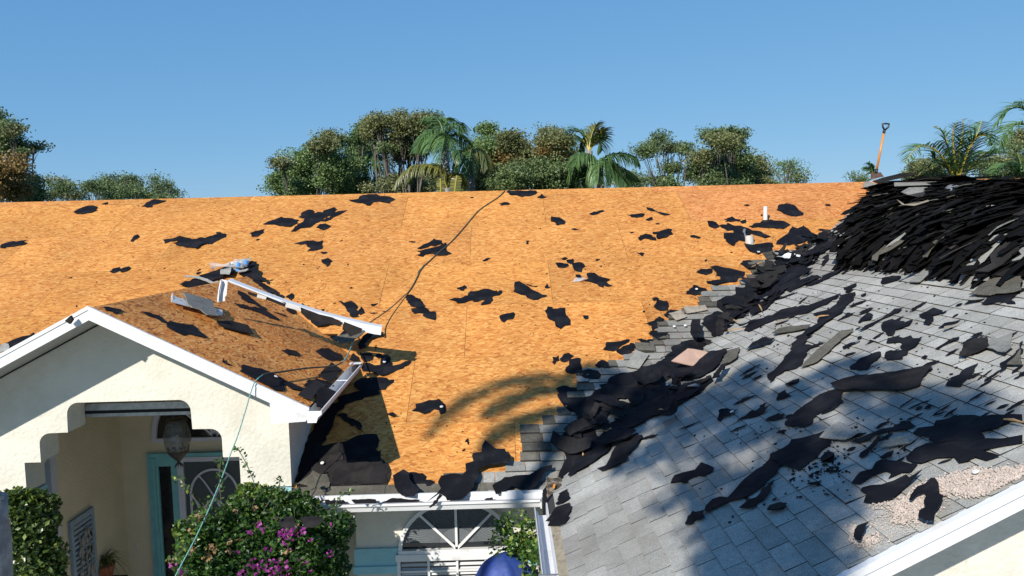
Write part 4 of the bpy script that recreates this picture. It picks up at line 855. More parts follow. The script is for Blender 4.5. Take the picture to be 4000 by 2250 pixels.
# ridge of the gable: felt heap and shingles at its peak
for z,l,s,m_,h in [('4','long black felt sheet along the gable ridge','0 440 60 400 200 385 300 320 430 270 560 220 620 250 560 330 430 375 300 400 200 470 100 470',FELT,.03),
('4','black felt spread behind the gable peak','600 330 700 250 740 215 785 215 770 260 810 310 800 350 880 380 890 430 800 400 700 370 620 360',FELT,.04),
('4','black felt edging the gable valley','760 370 880 440 960 490 1060 550 1020 570 900 520 800 440 740 400',FELT,.02)]:
    scrap('M',z,PT(s),l,m=m_,amp=.04,lift=h)
for z,l,s,cu_ in [('4','mottled grey shingle on top of the gable peak','550 260 660 215 740 210 725 240 670 280 660 320 570 325',.05),('4','light grey shingle below the peak','430 325 540 315 520 370 425 365',.02),
('4','grey wisp of shingle right of the peak','600 335 700 320 715 332 690 342 610 350',.03),('4','long limp grey shingle strip along the gable ridge','75 390 200 390 300 420 360 450 405 435 410 462 340 465 250 430 150 405 75 405',.04)]:
    scrap('M',z,PT(s),l,m=SH_V,name='torn_shingle',cat='shingle',curl=cu_,lift=.09,rgh=.04,th=.008)
scrap('M','4',PT('1530 1050 1640 1030 1750 1000 1900 915 1925 950 1850 1040 1750 1110 1640 1120'),'large curved tan-grey shingle at the lower gable valley',m=SH_B,name='torn_shingle',cat='shingle',curl=.1,lift=.15,rgh=.03,th=.008)
for l,s in [('black sheet behind the end of the bent strip','1900 930 2060 915 2050 950 1900 1000 1880 1060 1820 1090 1800 1040'),('black chunk between strip end and gable','1650 830 1830 860 1840 900 1740 960 1640 980 1620 950 1660 900'),('ragged black sheet along the middle gable valley','1240 640 1400 720 1560 760 1620 830 1500 840 1480 850 1380 860 1300 790')]:
    scrap('M','4',PT(s),l,amp=.03,lift=.03)
rs=random.Random(404)
for (x0,y0,x1,y1,n_) in [(2550,1330,2900,1480,7),(2900,1120,3400,1420,22),(3400,1150,3950,1500,20),(2850,1450,3300,1700,16),(3200,1600,3700,1850,22),(3500,1450,3980,1700,18),(2300,1500,2700,1750,8)]:
    for _ in range(n_):
        x,y=rs.uniform(x0,x1),rs.uniform(y0,y1); l=rs.uniform(18,95); sl=rs.uniform(.25,.75); wd_=rs.uniform(2.5,8)
        P_=[(x,y),(x+l*.3,y-l*.3*sl-wd_),(x+l*.7,y-l*.7*sl-wd_*.8),(x+l,y-l*sl),(x+l*.65,y-l*.65*sl+wd_*.7),(x+l*.25,y-l*.25*sl+wd_*.5)]
        q_=on('G',x,y)
        if q_.x<EX+(q_.y-EY)-.2 and q_.y>EY: continue
        if q_.y<GYF2+.15 or y<1090: continue
        scrap('G','P',P_,'thin ragged streak of torn felt on the grey shingles',name='felt_streak',cat='felt streak',group='thin felt streaks on the grey shingles',amp=.004,minl=.02)
# tar crumbs (uncountable)
def crumbs(name,label,pl,zones,m,n,smin,smax,h,seed,cat):
    rg=random.Random(seed); mb=MB(); nn=PL[pl][1]
    a=V((0,1,0)) if pl!='M' else V((1,0,0)); a=(a-nn*a.dot(nn)).normalized(); b=nn.cross(a)
    for (z,x0,y0,x1,y1,cnt_) in zones:
        for _ in range(cnt_):
            t=rg.random(); c=on(pl,*px(z,x0+(x1-x0)*t+rg.gauss(0,1)*abs(y1-y0)*.0,y0+(y1-y0)*rg.random()))+nn*h
            if pl=='R' and not (GX+.05<c.x<GE-.03 and GYF+.05<c.y<GYB-(c.x-GX)-.05): continue
            if pl=='M' and (-5.7<c.x<-1.8 and c.y<GYB-abs(c.x-GX)+.1): continue
            if pl=='M' and (c.x>EX+(c.y-EY) or c.y<7.45): continue
            if pl=='G' and (c.x<EX+.15 or c.y<GYF2+.05): continue
            s=rg.uniform(smin,smax); k=rg.choice((4,5)); r0_=rg.uniform(0,6); st=rg.uniform(.4,1)
            pts=[c+a*math.cos(r0_+6.283*q/k)*s*rg.uniform(.5,1.2)+b*math.sin(r0_+6.283*q/k)*s*st*rg.uniform(.5,1.2) for q in range(k)]
            mb.prism(pts,nn*.003)
    o=mb.build(name,m); return tag(o,label,cat,kind='stuff')
crumbs('tar_crumbs','specks of black tar strewn over the garage shingles','G',[('C',450,250,1000,750,90),('C',0,0,900,500,40),('C',1000,0,1500,400,40),('B',100,300,2400,1400,150),('6',1400,200,2300,1100,40),('5',1800,350,2500,1000,90),('C',620,420,900,560,60)],FELT,0,.006,.022,.014,5,'tar crumbs')
crumbs('felt_crumbs','specks of black felt strewn over the bare roof deck','M',[('F',0,900,2500,1400,60),('D',0,900,2576,1400,70),('E',0,850,2300,1400,70),('5',0,200,1500,900,90),('4',900,350,1500,800,60),('4',1700,1000,2000,1250,50),('3',500,100,1900,500,30),('5',1200,500,1800,1100,60)],FELT,0,.004,.015,.003,6,'felt crumbs')
crumbs('deck_crumbs','specks of felt on the gable slope','R',[('1',1000,500,2300,1000,60),('4',500,600,1500,1200,70)],FELT,0,.004,.014,.003,8,'felt crumbs')
# loose scraps heaped along the valley
rg=random.Random(21); slabc=on('M',*px('L',840,650))
for k in range(120):
    t=rg.random()**.9; yy=EY+.5+t*4.2; side=rg.random()<.45
    dd=rg.gauss(.1,.36) if side else rg.gauss(.05,.2)
    if side: pl='G'; c=gp(EX+(yy-EY)+abs(dd)*.5,yy-abs(dd))
    else: pl='M'; c=V((EX+(yy-EY)-abs(dd),yy+.0,0)); c.z=RZ-(RY-c.y)*PM
    n=PL[pl][1]; a=rg.uniform(0,6.28); L0=rg.uniform(.12,.45)
    if (c-slabc).length<.55: continue
    W0=L0*rg.uniform(.25,.7)
    vx=V((math.cos(a),math.sin(a),0)); vx=(vx-n*vx.dot(n)).normalized(); vy=n.cross(vx)
    lift=rg.uniform(.03,.10); cv=rg.uniform(-.05,.09); nseg=6; mb=MB(); top=[]
    for q in range(nseg+1):
        f=q/nseg-.5; ww=W0*(1-.6*abs(f)*rg.uniform(.6,1.5)); 
        top.append((c+vx*L0*f-vy*ww*.5+n*(lift+cv*f*f*4+rg.uniform(-.008,.008)),c+vx*L0*f+vy*ww*.5*rg.uniform(.7,1.1)+n*(lift+cv*f*f*4+rg.uniform(-.008,.02))))
    i=0
    for q in range(nseg+1):
        for p_ in top[q]: mb.v.append(tuple(p_))
        for p_ in top[q]: mb.v.append(tuple(p_+n*.004))
    for q in range(nseg):
        b0=q*4; b1=b0+4
        for f in ((b0+2,b1+2,b1+3,b0+3),(b0,b0+1,b1+1,b1),(b0,b1,b1+2,b0+2),(b0+1,b0+3,b1+3,b1+1)): mb.f.append(f); mb.mi.append(0)
    for f in ((0,2,3,1),(nseg*4,nseg*4+1,nseg*4+3,nseg*4+2)): mb.f.append(f); mb.mi.append(0)
    o=mb.build('valley_scrap',rg.choice([FELT,FELT,FELT,FELT,FELT2,SH_D]),origin=c)
    zn=['low','middle','upper'][min(2,int(t*3))]; tag(o,'crumpled dark scrap in the %s part of the felt jumble, on its %s side'%(zn,'shingled' if side else 'plywood'),'felt scrap','crumpled scraps in the %s valley, %s side'%(zn,'shingled' if side else 'plywood'))

# ------------------------------------------------------------------ heap of torn shingles on the garage ridge
def sheet(c,ax,wd,up,Ln,Wd,droop,th,rg,tear=.25,wave=.01,n=7):
    """long thin sheet; tip at c, body runs along ax; droop bends the tip down"""
    mb=MB(); rowsv=[]
    for q in range(n+1):
        f=q/n; dr=droop*(1-f)**2*Ln
        l=Wd*.5*(1-(tear*rg.random() if q<2 else 0)); r=Wd*.5*(1-(tear*1.6*rg.random() if q<2 else 0))
        b=c+ax*(Ln*f)-up*dr+up*wave*math.sin(f*5+rg.random())
        rowsv.append((b-wd*l,b+wd*r))
    for a,b in rowsv:
        mb.v+= [tuple(a),tuple(b),tuple(a+up*th),tuple(b+up*th)]
    for q in range(n):
        b0=q*4; b1=b0+4
        for f in ((b0+2,b0+3,b1+3,b1+2),(b0,b1,b1+1,b0+1),(b0,b0+2,b1+2,b1),(b0+1,b1+1,b1+3,b0+3)): mb.f.append(f); mb.mi.append(0)
    for f in ((0,1,3,2),(n*4,n*4+2,n*4+3,n*4+1)): mb.f.append(f); mb.mi.append(0)
    return mb
BOT=[(3270,1045),(3300,1055),(3400,1062),(3500,1065),(3600,1085),(3700,1120),(3800,1110),(3900,1105),(4050,1110),(4200,1120)]
TOP=[(3400,735),(3440,715),(3520,697),(3600,690),(3700,700),(3770,712),(3830,696),(3900,694),(4050,700),(4200,705)]
LEFTC=[(3235,1045),(3300,960),(3330,880),(3345,820),(3320,790),(3400,735)]
def lerp_list(Ls,t):
    t=max(0,min(.9999,t))*(len(Ls)-1); i=int(t); f=t-i; return (Ls[i][0]*(1-f)+Ls[i+1][0]*f, Ls[i][1]*(1-f)+Ls[i+1][1]*f)
def heap_pt(u,v):
    """u left to right, v bottom to top; a steep front face from the roof up to the crest"""
    b=lerp_list(BOT,u); t=lerp_list(TOP,u)
    pb=on('G',*b,.03)
    Yt=pb.y+1.35+.5*u
    pt=Yp(t[0],t[1]+6,Yt)
    bul=.26*math.sin(math.pi*v)
    c=pb.lerp(pt,v); out=V((-.55,-.8,.15)).normalized()
    c=c+V((-.12,0,0))*math.sin(math.pi*min(1,v*1.05))*(1-u)**4
    return c+out*bul
rg=random.Random(77)
core=MB(); NU,NV=22,8; base=len(core.v)
for iu in range(NU+1):
    for iv in range(NV+1):
        p_=heap_pt(iu/NU,iv/NV)+V((.28,.4,-.1)); core.v.append(tuple(p_))
for iu in range(NU):
    for iv in range(NV):
        a=iu*(NV+1)+iv; core.f.append((a,a+NV+1,a+NV+2,a+1)); core.mi.append(0)
i0=len(core.v)
for iu in range(NU+1):
    p_=heap_pt(iu/NU,1)+V((1.3,1.6,-.35)); core.v.append(tuple(p_))
for iu in range(NU):
    a=iu*(NV+1)+NV; core.f.append((a,a+NV+1,i0+iu+1,i0+iu)); core.mi.append(0)
tag(core.build('shingle_rubble',HEAPM[4]),'dark inner mass of the shingle heap at the right','rubble',kind='stuff')
GH='torn shingles stacked in the heap at the right'
allsh=[]; fill=MB()
N_=1500
for k in range(N_):
    u=rg.random(); v=(k+.5)/N_; v=v**.95
    c=heap_pt(u,v)+V((rg.gauss(0,.05),rg.gauss(0,.05),rg.gauss(0,.02)))
    yaw=math.radians(rg.gauss(3,12)+ (u-.3)*10)      # direction of the body, from +X towards +Y
    pitch=math.radians(rg.gauss(36-36*v-8*u,5))
    ax=V((math.cos(yaw)*math.cos(pitch),math.sin(yaw)*math.cos(pitch),math.sin(pitch)))
    wd=V((-math.sin(yaw),math.cos(yaw),0)); 
    up=ax.cross(wd).normalized()
    rolla=math.radians(rg.gauss(-5,6)); wd2=wd*math.cos(rolla)+up*math.sin(rolla); up2=ax.cross(wd2).normalized()
    Ln=rg.choice((rg.uniform(.45,.7),rg.uniform(.7,1.1)))*(1-.25*(v>.85)); Wd=rg.uniform(.07,.26); 
    if v>.93: Ln*=1.0
    tipj=rg.random()**1.6*.14+(.04 if u<.06 else 0)
    c=c-ax*tipj
    mb=sheet(c,ax,wd2,up2,Ln,Wd,rg.uniform(.0,.42)*(1.15-v),rg.choice((.004,.004,.008,.011)),rg,tear=.8,wave=rg.uniform(0,.02))
    m_=HEAPM[rg.choice((5,6,3,3,3,3))] if rg.random()<.12 else HEAPM[4]
    if k%6==0 and len(allsh)<250:
        o=mb.build('torn_shingle',m_,origin=c); allsh.append(o)
        hz=('bottom','middle','top')[min(2,int(v*3))]; hx=('left','centre','right')[min(2,int(u*3))]; tn='grey' if m_ in (HEAPM[5],HEAPM[6]) else 'black'
        tag(o,'torn %s shingle jutting from the heap at its %s %s'%(tn,hz,hx),'shingle','%s shingles at the %s %s of the heap'%(tn,hz,hx))
    else:
        b0=len(fill.v); fill.v+=mb.v; fill.f+=[tuple(i+b0 for i in f) for f in mb.f]; fill.mi+=[HEAPM.index(m_) if m_ in HEAPM[1:] else 0]*len(mb.f)
tag(fill.build('shingle_rubble',HEAPM),'remaining torn shingles filling the heap at the right','rubble',kind='stuff')
def bigsheet(z,s,Ys,label,m_,name='torn_shingle',cat='shingle',th=.01):
    P=[Yp(*px(z,*q),Y) for q,Y in zip(PT(s),Ys)]; mb=MB(); mb.prism(P,V((.0,.03,-.02)).normalized()*th); c=sum(P,V((0,0,0)))/len(P)
    b2=mb.build(name,m_,origin=c); return tag(b2,label,cat)
yy=heap_pt(.35,.9).y-.25
bigsheet('H','945 362 1450 350 1780 352 1560 385 950 410',[yy-.1,yy+.1,yy+.3,yy+.15,yy-.12],'pale grey shingle with its long light edge near the crest of the heap',SH_V)
bigsheet('H','1030 480 1130 425 1290 420 1540 430 1270 545 1110 515',[yy-.3,yy-.15,yy,yy+.1,yy-.1,yy-.3],'grey shingle folded open under the pale crest shingle',SH_V)
bigsheet('H','980 575 1080 640 1250 620 1370 580 1380 600 1200 655 1050 645',[yy-.4]*7,'bent pale shingle sliver in the upper middle of the heap',SH_T)
bigsheet('H','820 1185 920 1100 1140 950 1130 985 1000 1090 900 1150',[yy-.9,yy-.85,yy-.7,yy-.7,yy-.85,yy-.95],'light frayed shingle edge in the lower middle of the heap',SH_V)
bigsheet('H','1730 1120 1900 1060 2130 1025 2050 1080 1900 1110',[yy-.75]*5,'tan shingle strip in the right part of the heap',SH_T)
bigsheet('H','1430 1110 1560 1050 1740 1090 1620 1220 1500 1180',[yy-1.0,yy-.85,yy-.85,yy-1.05,yy-1.05],'dark blue-edged felt square low in the middle of the heap',FELT2,'felt_scrap','felt scrap')
bigsheet('H','2095 930 2576 730 2700 720 2700 1000 2490 1000 2400 1010',[yy-.8,yy-.4,yy-.4,yy-.7,yy-.8,yy-.85],'large dark shingle sheet at the right edge of the heap',FELT2)
bigsheet('H','2065 990 2150 975 2400 1050 2480 1040 2310 1115',[yy-.95]*5,'folded dark shingle below the large right sheet',FELT2)
bigsheet('H','1880 640 2000 620 2090 630 1980 650',[yy-.5]*4,'small pale shingle fleck in the right part of the heap',SH_T)
bigsheet('H','675 345 800 300 880 330 870 365 720 365',[yy-.2]*5,'blue-black shingle at the upper left shoulder of the heap',SH_D)
bigsheet('H','550 375 600 350 700 370 720 385 560 425',[yy-.45]*5,'rolled grey shingle end sticking out at the top left of the heap',SH_V)
bigsheet('H','805 300 1030 245 1270 240 1180 270 1060 300 880 335',[yy+.1]*6,'broad dark sheet over the left crest of the heap',FELT2)
# metal vent cone on the heap
P0=Yp(*px('H',1650,480),yy-.35); P1=Yp(*px('H',1930,485),yy-.2)
mb=MB(); mb.tube([P0,P0.lerp(P1,.25),P0.lerp(P1,.6),P1],[.085,.08,.045,.014],14); tag(mb.build('vent_cone',GREYM,smooth=True,origin=P0),'crushed grey metal vent cone lying on the heap','vent')

# ------------------------------------------------------------------ shovel standing at the ridge
hy=14.0
def rp(z,x,y,Y=13.6): return Yp(*px(z,x,y),Y)
A=rp('A',1080,860); B_=rp('A',1165,440); C_=rp('A',1172,405); 
shv=thing('shovel',A,'shingle shovel with orange shaft and black grip standing on the ridge','shovel')
mb=MB(); mb.tube([rp('A',1095,800),B_],.019,10); pbuild(mb,'shaft',ORANGE,shv,True)
mb=MB(); mb.tube([rp('A',1085,845),rp('A',1095,800)],.026,10); mb.tube([B_,C_],.024,10); pbuild(mb,'socket',BLACKP,shv,True)
mb=MB(); q=[rp('A',*t) for t in ((1172,405),(1155,375),(1152,345),(1185,342),(1218,345),(1212,375),(1180,405))]; mb.tube(q,.016,8); pbuild(mb,'grip',BLACKP,shv,True)
mb=MB(); q=[rp('A',1035,838),rp('A',1138,835),rp('A',1132,880),rp('A',1003,908)]; q[3].y-=.12; q[2].y-=.12
mb.prism(q,(0,.006,.0)); q2=[rp('A',1035,838),rp('A',1138,835),rp('A',1138,835)+V((0,.12,-.01)),rp('A',1035,838)+V((0,.12,-.01))]; mb.prism(q2,(0,0,.006)); pbuild(mb,'blade',RUST,shv)
# vent pipe and collar
pb_=on('M',2990,866); 
vp=thing('vent_pipe',pb_,'tall white plastic vent pipe standing in the upper right roof','vent pipe')
hh=(Yp(2990,806,pb_.y).z-pb_.z)
mb=MB(); n=20; 
for k in range(n):
    a=2*math.pi*k/n; a2=2*math.pi*(k+1)/n; f=lambda t,r,z: pb_+V((r*math.cos(t),r*math.sin(t),z))
    mb.poly([f(a,.034,-.05),f(a2,.034,-.05),f(a2,.034,hh),f(a,.034,hh)]); mb.poly([f(a,.034,hh),f(a2,.034,hh),f(a2,.028,hh),f(a,.028,hh)]); mb.poly([f(a2,.028,-.0),f(a,.028,-.0),f(a,.028,hh),f(a2,.028,hh)])
pbuild(mb,'pipe',PVC,vp,True)
mb=MB(); mb.tube([pb_+V((0,0,-.03)),pb_+V((0,0,.03))],[.075,.038],16); pbuild(mb,'collar',FELT2,vp,True)
pc=on('M',*px('E',1785,1185)); h2=Yp(*px('E',1782,1120),pc.y).z-pc.z
mb=MB(); mb.tube([pc+V((0,.03,-.03)),pc+V((-.01,.03,h2))],.065,18); mb.tube([pc+V((-.01,.03,h2)),pc+V((-.01,.03,h2+.006))],[.05,.048],18); vc=mb.build('vent_collar',WDIRTY,smooth=False,origin=pc); tag(vc,'short dirty white vent collar below the tall vent pipe','vent pipe')
mb=MB(); mb.tube([on('M',*px('E',1745,1130),.05),on('M',*px('E',1730,1075),.04)],.012,8); mb.tube([on('M',*px('E',1730,1085),.04),on('M',*px('E',1736,1068),.04)],.022,8); tag(mb.build('metal_clamp',GREYM,origin=on('M',*px('E',1735,1100))),'small metal clamp lying beside the vent collar','clamp')

# ------------------------------------------------------------------ rope
def smoothpts(P,it=2):
    for _ in range(it):
        Q=[P[0]]
        for a,b in zip(P,P[1:]): Q+= [a.lerp(b,.25),a.lerp(b,.75)]
        P=Q+[P[-1]]
    return P
r1=[on('M',*px('D',x,y),.014) for x,y in PT('2085 742 2040 790 1960 840 1900 880 1850 920 1810 970 1760 1030 1700 1100 1640 1165 1590 1210 1540 1250 1480 1305 1420 1360 1370 1405 1350 1449')]
r1+=[on('M',*px('4',x,y),.014+h*.01) for (x,y),h in zip(PT('2480 200 2430 260 2400 330 2350 430 2300 500 2250 540 2200 590 2130 650 2050 710 1960 770'),[0,0,0,0,0,2,4,7,12,20])]
knee=on('M',*px('4',1900,812),.33)
rope=thing('rope',r1[0],'long rope running from the ridge over the porch gable and down past the arch','rope')
mb=MB(); mb.tube(smoothpts(r1+[knee]),.0085,6); pbuild(mb,'dusty_length',ROPE1,rope,True)
r2=[knee]+[on('R',*px('4',x,y),h) for (x,y),h in zip(PT('1840 860 1790 910 1765 960 1740 1010 1725 1060 1700 1110 1680 1160 1640 1200'),[.26,.2,.18,.16,.15,.14,.12,.10])]
mb=MB(); mb.tube(smoothpts(r2),.0075,6); pbuild(mb,'green_length',ROPE2,rope,True)['label']='green length of the rope'
r3=[r2[-1]]+[on('R',*px('4',x,y),.07) for x,y in PT('1560 1240 1450 1245 1300 1255 1150 1275 1000 1300 900 1308')]+[on('R',*px('4',840,1325),.09)]
mb=MB(); mb.tube(smoothpts(r3),.009,6); pbuild(mb,'dusty_length',ROPE1,rope,True)
r4=[r3[-1],on('R',*px('4',790,1362),.08),Yp(*px('1',2045,1020),6.96),Yp(*px('1',2015,1110),6.93),Yp(*px('1',1990,1200),6.88),Yp(*px('1',1915,1449),6.8),Yp(*px('2',1850,480),6.6),Yp(*px('2',1780,680),6.5),Yp(*px('2',1600,1100),6.2),Yp(*px('2',1410,1449),6.0),Yp(600,2420,5.8)]
mb=MB(); mb.tube(smoothpts(r4),.0052,6); pbuild(mb,'green_length',ROPE2,rope,True)['label']='green length of the rope'

# ------------------------------------------------------------------ bent white strips, bag, washers, sticks
def stripP(pl,z,a,h): return [on(pl,*px(z,*q),hh_) for q,hh_ in zip(a,h)]
bs=thing('bent_gutter_strip',on('R',*px('4',430,365)),'long bent white metal gutter strip thrown across the porch gable','gutter')
mb=MB()
T=[(490,375),(780,487),(1080,598),(1400,700),(1650,765),(1880,820),(2038,850)]; Hh=[.33,.31,.28,.26,.28,.32,.34]
U_=[(485,405),(775,512),(1070,640),(1390,745),(1600,800),(1840,880),(2030,922)]
Tp=[on('M' if k>2 else 'R',*px('4',*q),.02) for k,q in enumerate(T)]
def along(q,Y): return Yp(*px('4',*q),Y)
Ys=[8.75,8.8,8.85,8.9,8.93,8.95,8.96]
Tp=[along(q,Y) for q,Y in zip(T,Ys)]
Up=[along(q,Y-.03) for q,Y in zip(U_,Ys)]
Tb=[p+V((.0,.10,.012)) for p in Tp]
for k in range(len(T)-1):
    mb.hexa([Tp[k],Tp[k+1],Tb[k+1],Tb[k]],[p+V((0,0,.005)) for p in (Tp[k],Tp[k+1],Tb[k+1],Tb[k])])
    d_=V((0,-.006,0)); thin=.4 if k<2 else 1
    a,b_,c_,e_=Tp[k],Tp[k+1],Up[k+1],Up[k]
    a2=a.lerp(e_,0); mb.hexa([a,b_,b_.lerp(c_,.35 if k<4 else 1),a.lerp(e_,.35 if k<4 else 1)],[q+d_ for q in (a,b_,b_.lerp(c_,.35 if k<4 else 1),a.lerp(e_,.35 if k<4 else 1))])
pbuild(mb,'channel',WHITE,bs)
mb=MB()
for a in ([(790,510),(888,530),(870,565),(782,545)],[(1078,598),(1222,642),(1228,685),(1066,640)]):
    mb=MB(); P_=[along(q,8.82) for q in a]; mb.prism(P_,(0,-.006,0)); pbuild(mb,'torn_face',WDIRTY,bs)
mb=MB()
for a in ([(690,485),(785,512),(780,545),(700,515)],[(888,532),(1078,600),(1066,640),(875,565)],[(1225,645),(1410,715),(1540,745),(1650,800),(1620,840),(1500,800),(1300,770),(1226,700)],[(1660,790),(1845,860),(1830,900),(1720,940),(1650,850)]):
    mb=MB(); P_=[along(q,8.84) for q in a]; mb.prism(P_,(0,-.008,0)); pbuild(mb,'felt_remnant',FELT2,bs)
mb=MB(); a=[along(q,8.72) for q in [(430,362),(490,378),(478,520),(460,545),(465,580),(400,590),(398,560),(415,450)]]
mb.prism(a,(0,-.005,0)); a=[along(q,8.72) for q in [(430,362),(440,385),(420,470),(412,585),(400,590),(398,560),(412,450)]]; mb.prism([p+V((0,-.02,0)) for p in a],(0,-.03,0))
pbuild(mb,'bent_end',WHITE,bs)
mb=MB()
for (x,y) in ((2040,890),): 
    P_=[along(q,8.9) for q in [(1850,850),(2036,880),(2030,922),(1960,912),(1845,885)]]; mb.prism(P_,(0,-.02,0))
pbuild(mb,'end_flap',WHITE,bs)
ms=thing('metal_strip',on('R',*px('1',1600,420)),'rusty white metal strip under a grey shingle on the gable slope','metal strip')
mb=MB(); P_=[on('R',*px('1',*q),.05) for q in [(1380,322),(1790,438),(1788,482),(1700,458),(1378,372)]]; mb.prism(P_,nR*.006); P_=[on('R',*px('1',*q),.02) for q in [(1376,325),(1384,322),(1384,375),(1376,370)]]; mb.prism(P_,nR*.04); pbuild(mb,'strip',mat('rust_spotted_white',(.7,.69,.66),.5,dirt=(.07,.035,.02),dscale=22,dramp=(.56,.62)),ms)
scrap('R','1',PT('1455 345 1580 375 1690 410 1700 455 1732 548 1640 535 1590 490 1520 465 1490 440'),'curved grey shingle draped over the rusty metal strip',m=SH_V,name='torn_shingle',cat='shingle',lift=.07,curl=.03,rgh=.02,th=.009)
# plastic bag with bottles at the gable peak
bg_=on('M',*px('4',600,215),.12); bag=thing('plastic_bag',bg_,'crumpled clear plastic bag with blue wrapping on the gable peak','plastic bag')
rg=random.Random(5)
mb=MB(); bm=bmesh.new(); bmesh.ops.create_icosphere(bm,subdivisions=3,radius=1)
for v in bm.verts:
    f=1+.45*noise.noise(v.co*2.3)+.25*noise.noise(v.co*6)
    v.co=V((v.co.x*.125*f,v.co.y*.07*f,v.co.z*.075*f))
me=bpy.data.meshes.new('crumpled_film'); bm.to_mesh(me); bm.free(); me.materials.append(BAG); o=bpy.data.objects.new('crumpled_film',me); col.objects.link(o); o.parent=bag
mb=MB(); mb.tube([bg_+V((-.12,0,0)),bg_+V((-.22,0,-.01)),bg_+V((-.33,0,.0)),bg_+V((-.40,0,-.02))],[.05,.018,.03,.07],10); pbuild(mb,'knotted_end',BAG,bag)
mb=MB(); mb.tube([bg_+V((.0,-.05,-.10)),bg_+V((.02,-.045,.03))],.035,10); mb.tube([bg_+V((.12,-.03,.0)),bg_+V((.13,-.03,.06))],.035,10); pbuild(mb,'blue_wrapping',BOTB,bag)
o=scrap('M','5',PT('548 408 600 375 650 372 680 385 640 400 580 405'),'shreds of clear plastic beside a ragged felt slab',m=BAG,name='plastic_shred',cat='plastic shred',lift=.01,amp=.04)
o=scrap('M','B',PT('300 305 380 270 450 272 520 262 520 290 430 300 380 315'),'white crumpled plastic strip on the upper shingle steps',m=WHITE,name='plastic_strip',cat='plastic strip',lift=.09,amp=.05)
W_=[('M','E',1852,1252),('M','3',1390,85),('M','B',150,195),('M','5',1528,453),('M','5',1355,742),('M','5',1440,735),('G','5',2055,510),('G','5',2217,320),('G','6',1702,176),('G','L',500,495),('G','L',450,873),('M','K',1812,168),('R','4',975,1340),('G','5',1745,735),('M','3',2100,686),('M','3',430,538),('G','6',705,268),('G','C',2133,495)]
LBL=['round metal washer by the hole below the vent collar','shiny washer on the spiky centre felt piece','washer on the sheet left of the valley top','washer on the round-topped scrap','left of two washers on the shingle steps','right of two washers on the shingle steps','washer on the upper valley sheet','washer at the top of the valley near the pale shingle','bright washer alone on shaded garage shingles','washer on black felt above the pink slab','washer on black felt below left of the pink slab','tiny washer on the two-spiked sheet','washer beside the rope on the gable slope','crescent washer on the wide valley sheet','washer on the dark strip at the valley foot','washer on the dull sheet by the gable wall','washer low in the valley mass','metal ring on the pale insulation chips']
for (pl,z,x,y),l in zip(W_,LBL):
    c=on(pl,*px(z,x,y),.045 if pl!='R' else .03); mb=MB(); n=PL[pl][1]; mb.tube([c,c+n*.004],[.020,.018],14); mb.tube([c+n*.004,c+n*.007],[.006,.005],8); tag(mb.build('roofing_washer',PVC,origin=c),l,'washer')
SK=[('M','5',1955,282,2060,235,'thin splintered stick on the upper steps'),('G','5',1785,685,1865,715,'pale splinter on the wide valley sheet'),('G','5',2015,575,2035,620,'short upright splinter at the garage edge of the valley'),('G','5',1745,785,1900,755,'long splinter in the middle of the valley'),('M','6',720,330,800,295,'thin splinter in the lower valley'),('M','6',545,460,555,560,'orange wood splinter in the lower valley'),('G','C',2390,15,2576,45,'orange stick at the right edge'),('G','B',650,800,790,775,'pinkish splinter beside the thick diagonal band'),('G','B',145,670,180,735,'pair of pale splinters at the valley edge'),('M','3',1830,745,1970,690,'splinter under the dark strip at the valley foot'),('G','6',1135,162,1170,160,'tiny pale splinter on the lower valley sheet')]
for pl,z,x0,y0,x1,y1,l in SK:
    a,b_=on(pl,*px(z,x0,y0),.05),on(pl,*px(z,x1,y1),.055); mb=MB(); mb.tube([a,a.lerp(b_,.5)+PL[pl][1]*.008,b_],[.004,.009,.003],5); tag(mb.build('wood_splinter',WOOD,origin=a),l,'splinter')
# broken corner where valley meets the eaves
mb=MB(); bx=on('M',2150,1935,.03)
P_=[on('M',*px('6',*q),.03) for q in [(265,720),(370,700),(420,760),(440,820),(380,900),(320,960),(270,940),(262,800)]]; 
tag(scrap('M','6',PT('262 720 370 705 425 770 430 830 370 900 300 930 265 860'),'rotten hole of brown debris at the foot of the valley',m=mat('rotten_wood',(.07,.05,.035),.95,noise_amt=.6,nscale=14,bump=1,bscale=30,dirt=(.26,.22,.17),dscale=16,dramp=(.5,.62)),name='rotten_patch',cat='debris',lift=.03,amp=.1,th=.01))
o=scrap('M','6',PT('318 815 335 812 330 845 312 850'),'bright orange wood chip in the rotten hole',m=ORANGE,name='wood_chip',cat='wood chip',lift=.13,rgh=.02,minl=.05)
# torn black felt hanging from the eave corner
def vsheet(z,pts,Ys,label,m_,name='hanging_felt',th=.006,cat='felt scrap'):
    rgq=random.Random(len(label)); P2=[V(px(z,*q)) for q in PT(pts)]
    pp=rough([V((p.x,p.y)) for p in P2],rgq,.06,9)
    ys=[]; 
    xs=[p.x for p in P2]; y0=min(p.y for p in P2); y1=max(p.y for p in P2)
    P=[Yp(p.x,p.y,Ys[0]+(Ys[1]-Ys[0])*(p.y-y0)/(y1-y0)) for p in pp]; c=sum(P,V((0,0,0)))/len(P)
    bm=bmesh.new(); vs=[bm.verts.new(p-c) for p in P]; f=bm.faces.new(vs); bmesh.ops.triangulate(bm,faces=[f]); r=bmesh.ops.extrude_face_region(bm,geom=list(bm.faces))
    for v in r['geom']:
        if isinstance(v,bmesh.types.BMVert): v.co.y-=th
    bmesh.ops.recalc_face_normals(bm,faces=bm.faces); me=bpy.data.meshes.new(name); bm.to_mesh(me); bm.free(); me.materials.append(m_); o=bpy.data.objects.new(name,me); col.objects.link(o); o.location=c
    return tag(o,label,cat)
